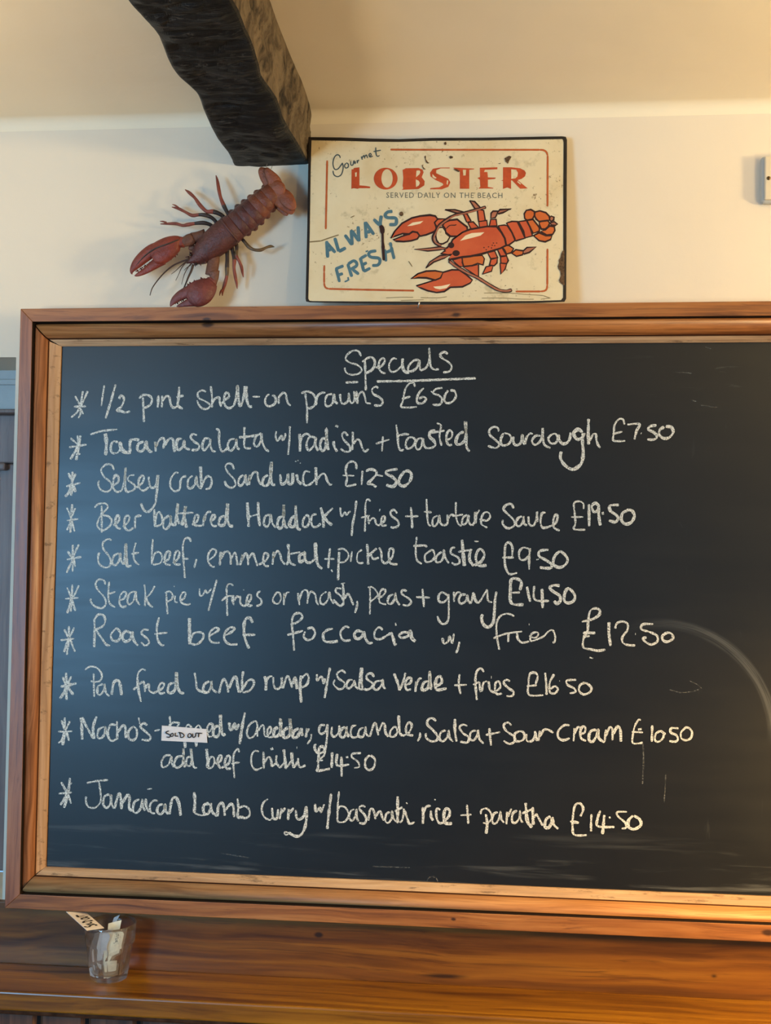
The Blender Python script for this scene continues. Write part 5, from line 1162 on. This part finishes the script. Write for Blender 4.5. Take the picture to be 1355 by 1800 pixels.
def tumbler():
    global GLC
    base = onZ(181, 1731, ZS)
    PXG = (onY(281, 1700, base.y) - onY(181, 1700, base.y)).length / 100
    rb = 33.0 * PXG; rt = 44.5 * PXG
    c = Vector((onY(181, 1720, base.y).x, base.y + rb, ZS))
    h = 0
    for k in range(200):      # rim height from the photo's front rim line
        z = ZS + 0.06 + k * 0.0005
        p = Vector((c.x, c.y - rt, z)) - CAM
        py = H / 2 - FPX * p.dot(UP) / p.dot(FWD)
        if py <= 1636: h = z - ZS; break
    hr = h * 0.66
    root = empty('glass_tumbler', c, 'clear faceted glass tumbler holding paper slips on the shelf', 'glass')
    N = 60; nf = 10
    def ring(r, z, fac=0.0, ph=0.1):
        out = []
        for i in range(N):
            a = 2 * math.pi * i / N
            seg = 2 * math.pi / nf
            u = ((a + ph) % seg) - seg / 2
            rr = r * (1 - fac + fac * (math.cos(seg / 2) / math.cos(u)))
            rr = r * ((1 - fac) + fac * math.cos(seg / 2) / math.cos(u))
            out.append((c.x + rr * math.cos(a), c.y + rr * math.sin(a), ZS + z))
        return out
    rr = rb + (rt - rb) * 0.66
    prof = [(rb * 0.72, 0.0015, 0), (rb * 0.90, 0.0004, .6), (rb * 0.985, 0.004, 1), (rb * 1.02, 0.012, 1), (rb + (rr - rb) * .5, hr * .5, 1), (rr * 0.995, hr - 0.008, 1), (rr * 1.0, hr - 0.003, .8), (rr + 0.0022, hr, 0), (rr + 0.0024, hr + 0.003, 0), (rt * .985, h * .9, 0), (rt, h - 0.001, 0), (rt - .0007, h, 0),
            (rt - 0.0022, h - 0.0005, 0), (rt - 0.0026, h * .88, 0), (rr - 0.0022, hr, 0), (rr - 0.0045, hr - .01, 0), (rb * .86, 0.016, 0), (rb * .70, 0.011, 0), (rb * 0.3, 0.0095, 0)]
    rings = [ring(*p) for p in prof]
    v = [p for r in rings for p in r]; f = []
    for i in range(len(rings) - 1):
        for q in range(N): f.append((i * N + q, i * N + (q + 1) % N, (i + 1) * N + (q + 1) % N, (i + 1) * N + q))
    f.append(tuple(range(N))[::-1]); f.append(tuple((len(rings) - 1) * N + q for q in range(N)))
    o = fix(mesh('glass_body', v, f, glass_mat(), root))
    for p in o.data.polygons: p.use_smooth = False
    for p in o.data.polygons:
        if not (2 <= (p.index // N) <= 5): p.use_smooth = True
    GLC = (c, rb, rt, rr, h, hr)
    Q = lambda X, Y, y: onY(90 + X / 7.97, 1580 + Y / 7.97, y)
    yfr, yc, ybk = c.y - rt, c.y, c.y + rt
    def slip(name, pts, mat, label, t=0.0005, text=None, group='slips in the glass tumbler'):
        q = [Q(*p) for p in pts]
        nrm = (q[1] - q[0]).cross(q[2] - q[0]).normalized()
        q[3] = Plane(q[0], nrm).at(90 + pts[3][0] / 7.97, 1580 + pts[3][1] / 7.97)      # a slip is flat
        if nrm.y > 0: nrm = -nrm
        r = empty(name, q[2], label, 'card slip', group)
        vv, ff = slab(q, nrm, t)
        fix(mesh('card', vv, ff, mat, r))
        if text:
            o_, ux, uy = text(q); mb = MB(); l = 0
            for w_, p in parse(SOLD):
                vs, fs = ribbon(p, 28, 0.1, 1, True, 12)
                l += 1
                mb.add([o_ + ux * ((x - 100) / 860) + uy * ((y - 245) / 145) + nrm * (0.0004 + .00001 * l) for x, y in vs], fs)
            mb.build('pen_lettering', INK, r)
    # slip leaning out over the left rim, its lettering upside down
    zr = ZS + h
    def lean(q):
        a, b_, c_, d_ = q
        o_ = c_ * .78 + d_ * .16 + b_ * .06                  # text starts at the lower right end
        o_ = c_ + (b_ - c_) * 0.10 + (d_ - c_) * 0.22
        return o_, (b_ - c_) * 0.80, (d_ - c_) * 0.62 * -1 if False else (d_ - c_) * 0.0 + (c_ - d_) * -0.55
    slip('sold_out_slip', [(210, 180, yc - .012), (485, 186, yc + .012), (742, 407, yc - .026), (500, 442, yfr + .0)], CARD, 'white SOLD OUT slip laid upside down across the left rim of the tumbler', 0.0006,
         lambda q: (q[2] + (q[1] - q[2]) * .12 + (q[3] - q[2]) * .92, (q[1] - q[2]) * .80, (q[2] - q[3]) * .72))
    slip('paper_slip', [(800, 345, yc + .012), (985, 296, yc + .014), (900, 720, yc + .004), (745, 960, yc - .004)], CREAM, 'cream slip standing in the tumbler, nearest its right side', 0.0006)
    slip('paper_slip', [(880, 480, yc - .012), (1035, 415, yc - .010), (960, 760, yc - .016), (800, 830, yc - .018)], CREAM, 'small pale slip with faint pen marks against the right front of the tumbler', 0.0006,
         lambda q: (q[0] + (q[1] - q[0]) * .2 + (q[3] - q[0]) * .5, (q[0] - q[3]) * .45, (q[1] - q[0]) * .35))
    slip('paper_slip', [(690, 455, yc + .002), (860, 425, yc + .004), (720, 880, yc - .002), (570, 930, yc - .004)], GREYC, 'grey slip behind the cream one in the middle of the tumbler', 0.0006)
    slip('paper_slip', [(960, 222, yc + .026), (880, 262, yc + .026), (855, 330, yc + .022), (905, 330, yc + .022)], GREYC, 'tip of a grey slip leaning on the far rim of the tumbler', 0.0006)
    slip('paper_slip', [(545, 960, yc - .010), (700, 955, yc - .008), (690, 1070, yc - .006), (550, 1060, yc - .008)], paper('bluish_card', (.62, .68, .72)), 'small bluish slip lying at the bottom left inside the tumbler', 0.0006)
    slip('paper_slip', [(740, 900, yc - .013), (935, 880, yc - .010), (925, 1040, yc - .008), (765, 1085, yc - .010)], CREAM, 'crumpled cream slip at the bottom right inside the tumbler', 0.0010)
tumbler()

# ------------------------------------------------------------------ blank wall plate at the right edge
def plate():
    d = 0.022
    a, b_ = onY(1334.5, 279, 0), onY(1334.5, 362, 0)
    s = a.z - b_.z
    x0 = a.x; x1 = x0 + s; z1 = a.z; z0 = b_.z
    root = empty('wall_plate', ((x0 + x1) / 2, 0, z0), 'cream square blanking plate screwed to the plaster at the right edge', 'wall plate')
    m = speckled('cream_plastic', (0.62, 0.54, 0.40), (0.66, 0.58, 0.43), 12, 0.4)
    bx = speckled('grey_pattress', (0.42, 0.42, 0.38), (0.46, 0.46, 0.41), 12, 0.5)
    v, f = box((x0, -0.016, z0), (x1, 0, z1)); o = mesh('pattress_box', v, f, bx, root); bevel(o, 0.007, 4)
    v, f = box((x0 + 0.005, -d, z0 + 0.005), (x1 - 0.001, -0.014, z1 - 0.003)); bevel(mesh('plate', v, f, m, root), 0.002, 2)
    sm = flat('brass_screw', (0.16, 0.10, 0.04), 0.35, 0.5, 0.8)
    for xs in (onY(1350.7, 316, -d).x, x1 - (onY(1350.7, 316, -d).x - x0)):
        mb = MB(); n = 20; zc_ = (z0 + z1) / 2
        for (r, y) in ((0.0036, -d + .0004), (0.0034, -d - .0008), (0.0022, -d - .0014)):
            for i in range(n):
                t = 2 * math.pi * i / n; mb.v.append(Vector((xs + r * math.cos(t), y, zc_ + r * math.sin(t))))
        for q in range(2):
            for i in range(n): mb.f.append((q * n + i, q * n + (i + 1) % n, (q + 1) * n + (i + 1) % n, (q + 1) * n + i))
        mb.f.append(tuple(2 * n + i for i in range(n))); mb.k = [0] * len(mb.f)
        s_ = fix(mb.build('screw', sm, root, True))
        vv, ff = box((xs - .0006, -d - .0018, zc_ - .003), (xs + .0006, -d - .0012, zc_ + .003)); mesh('screw_slot', vv, ff, GROOVE, s_)
plate()
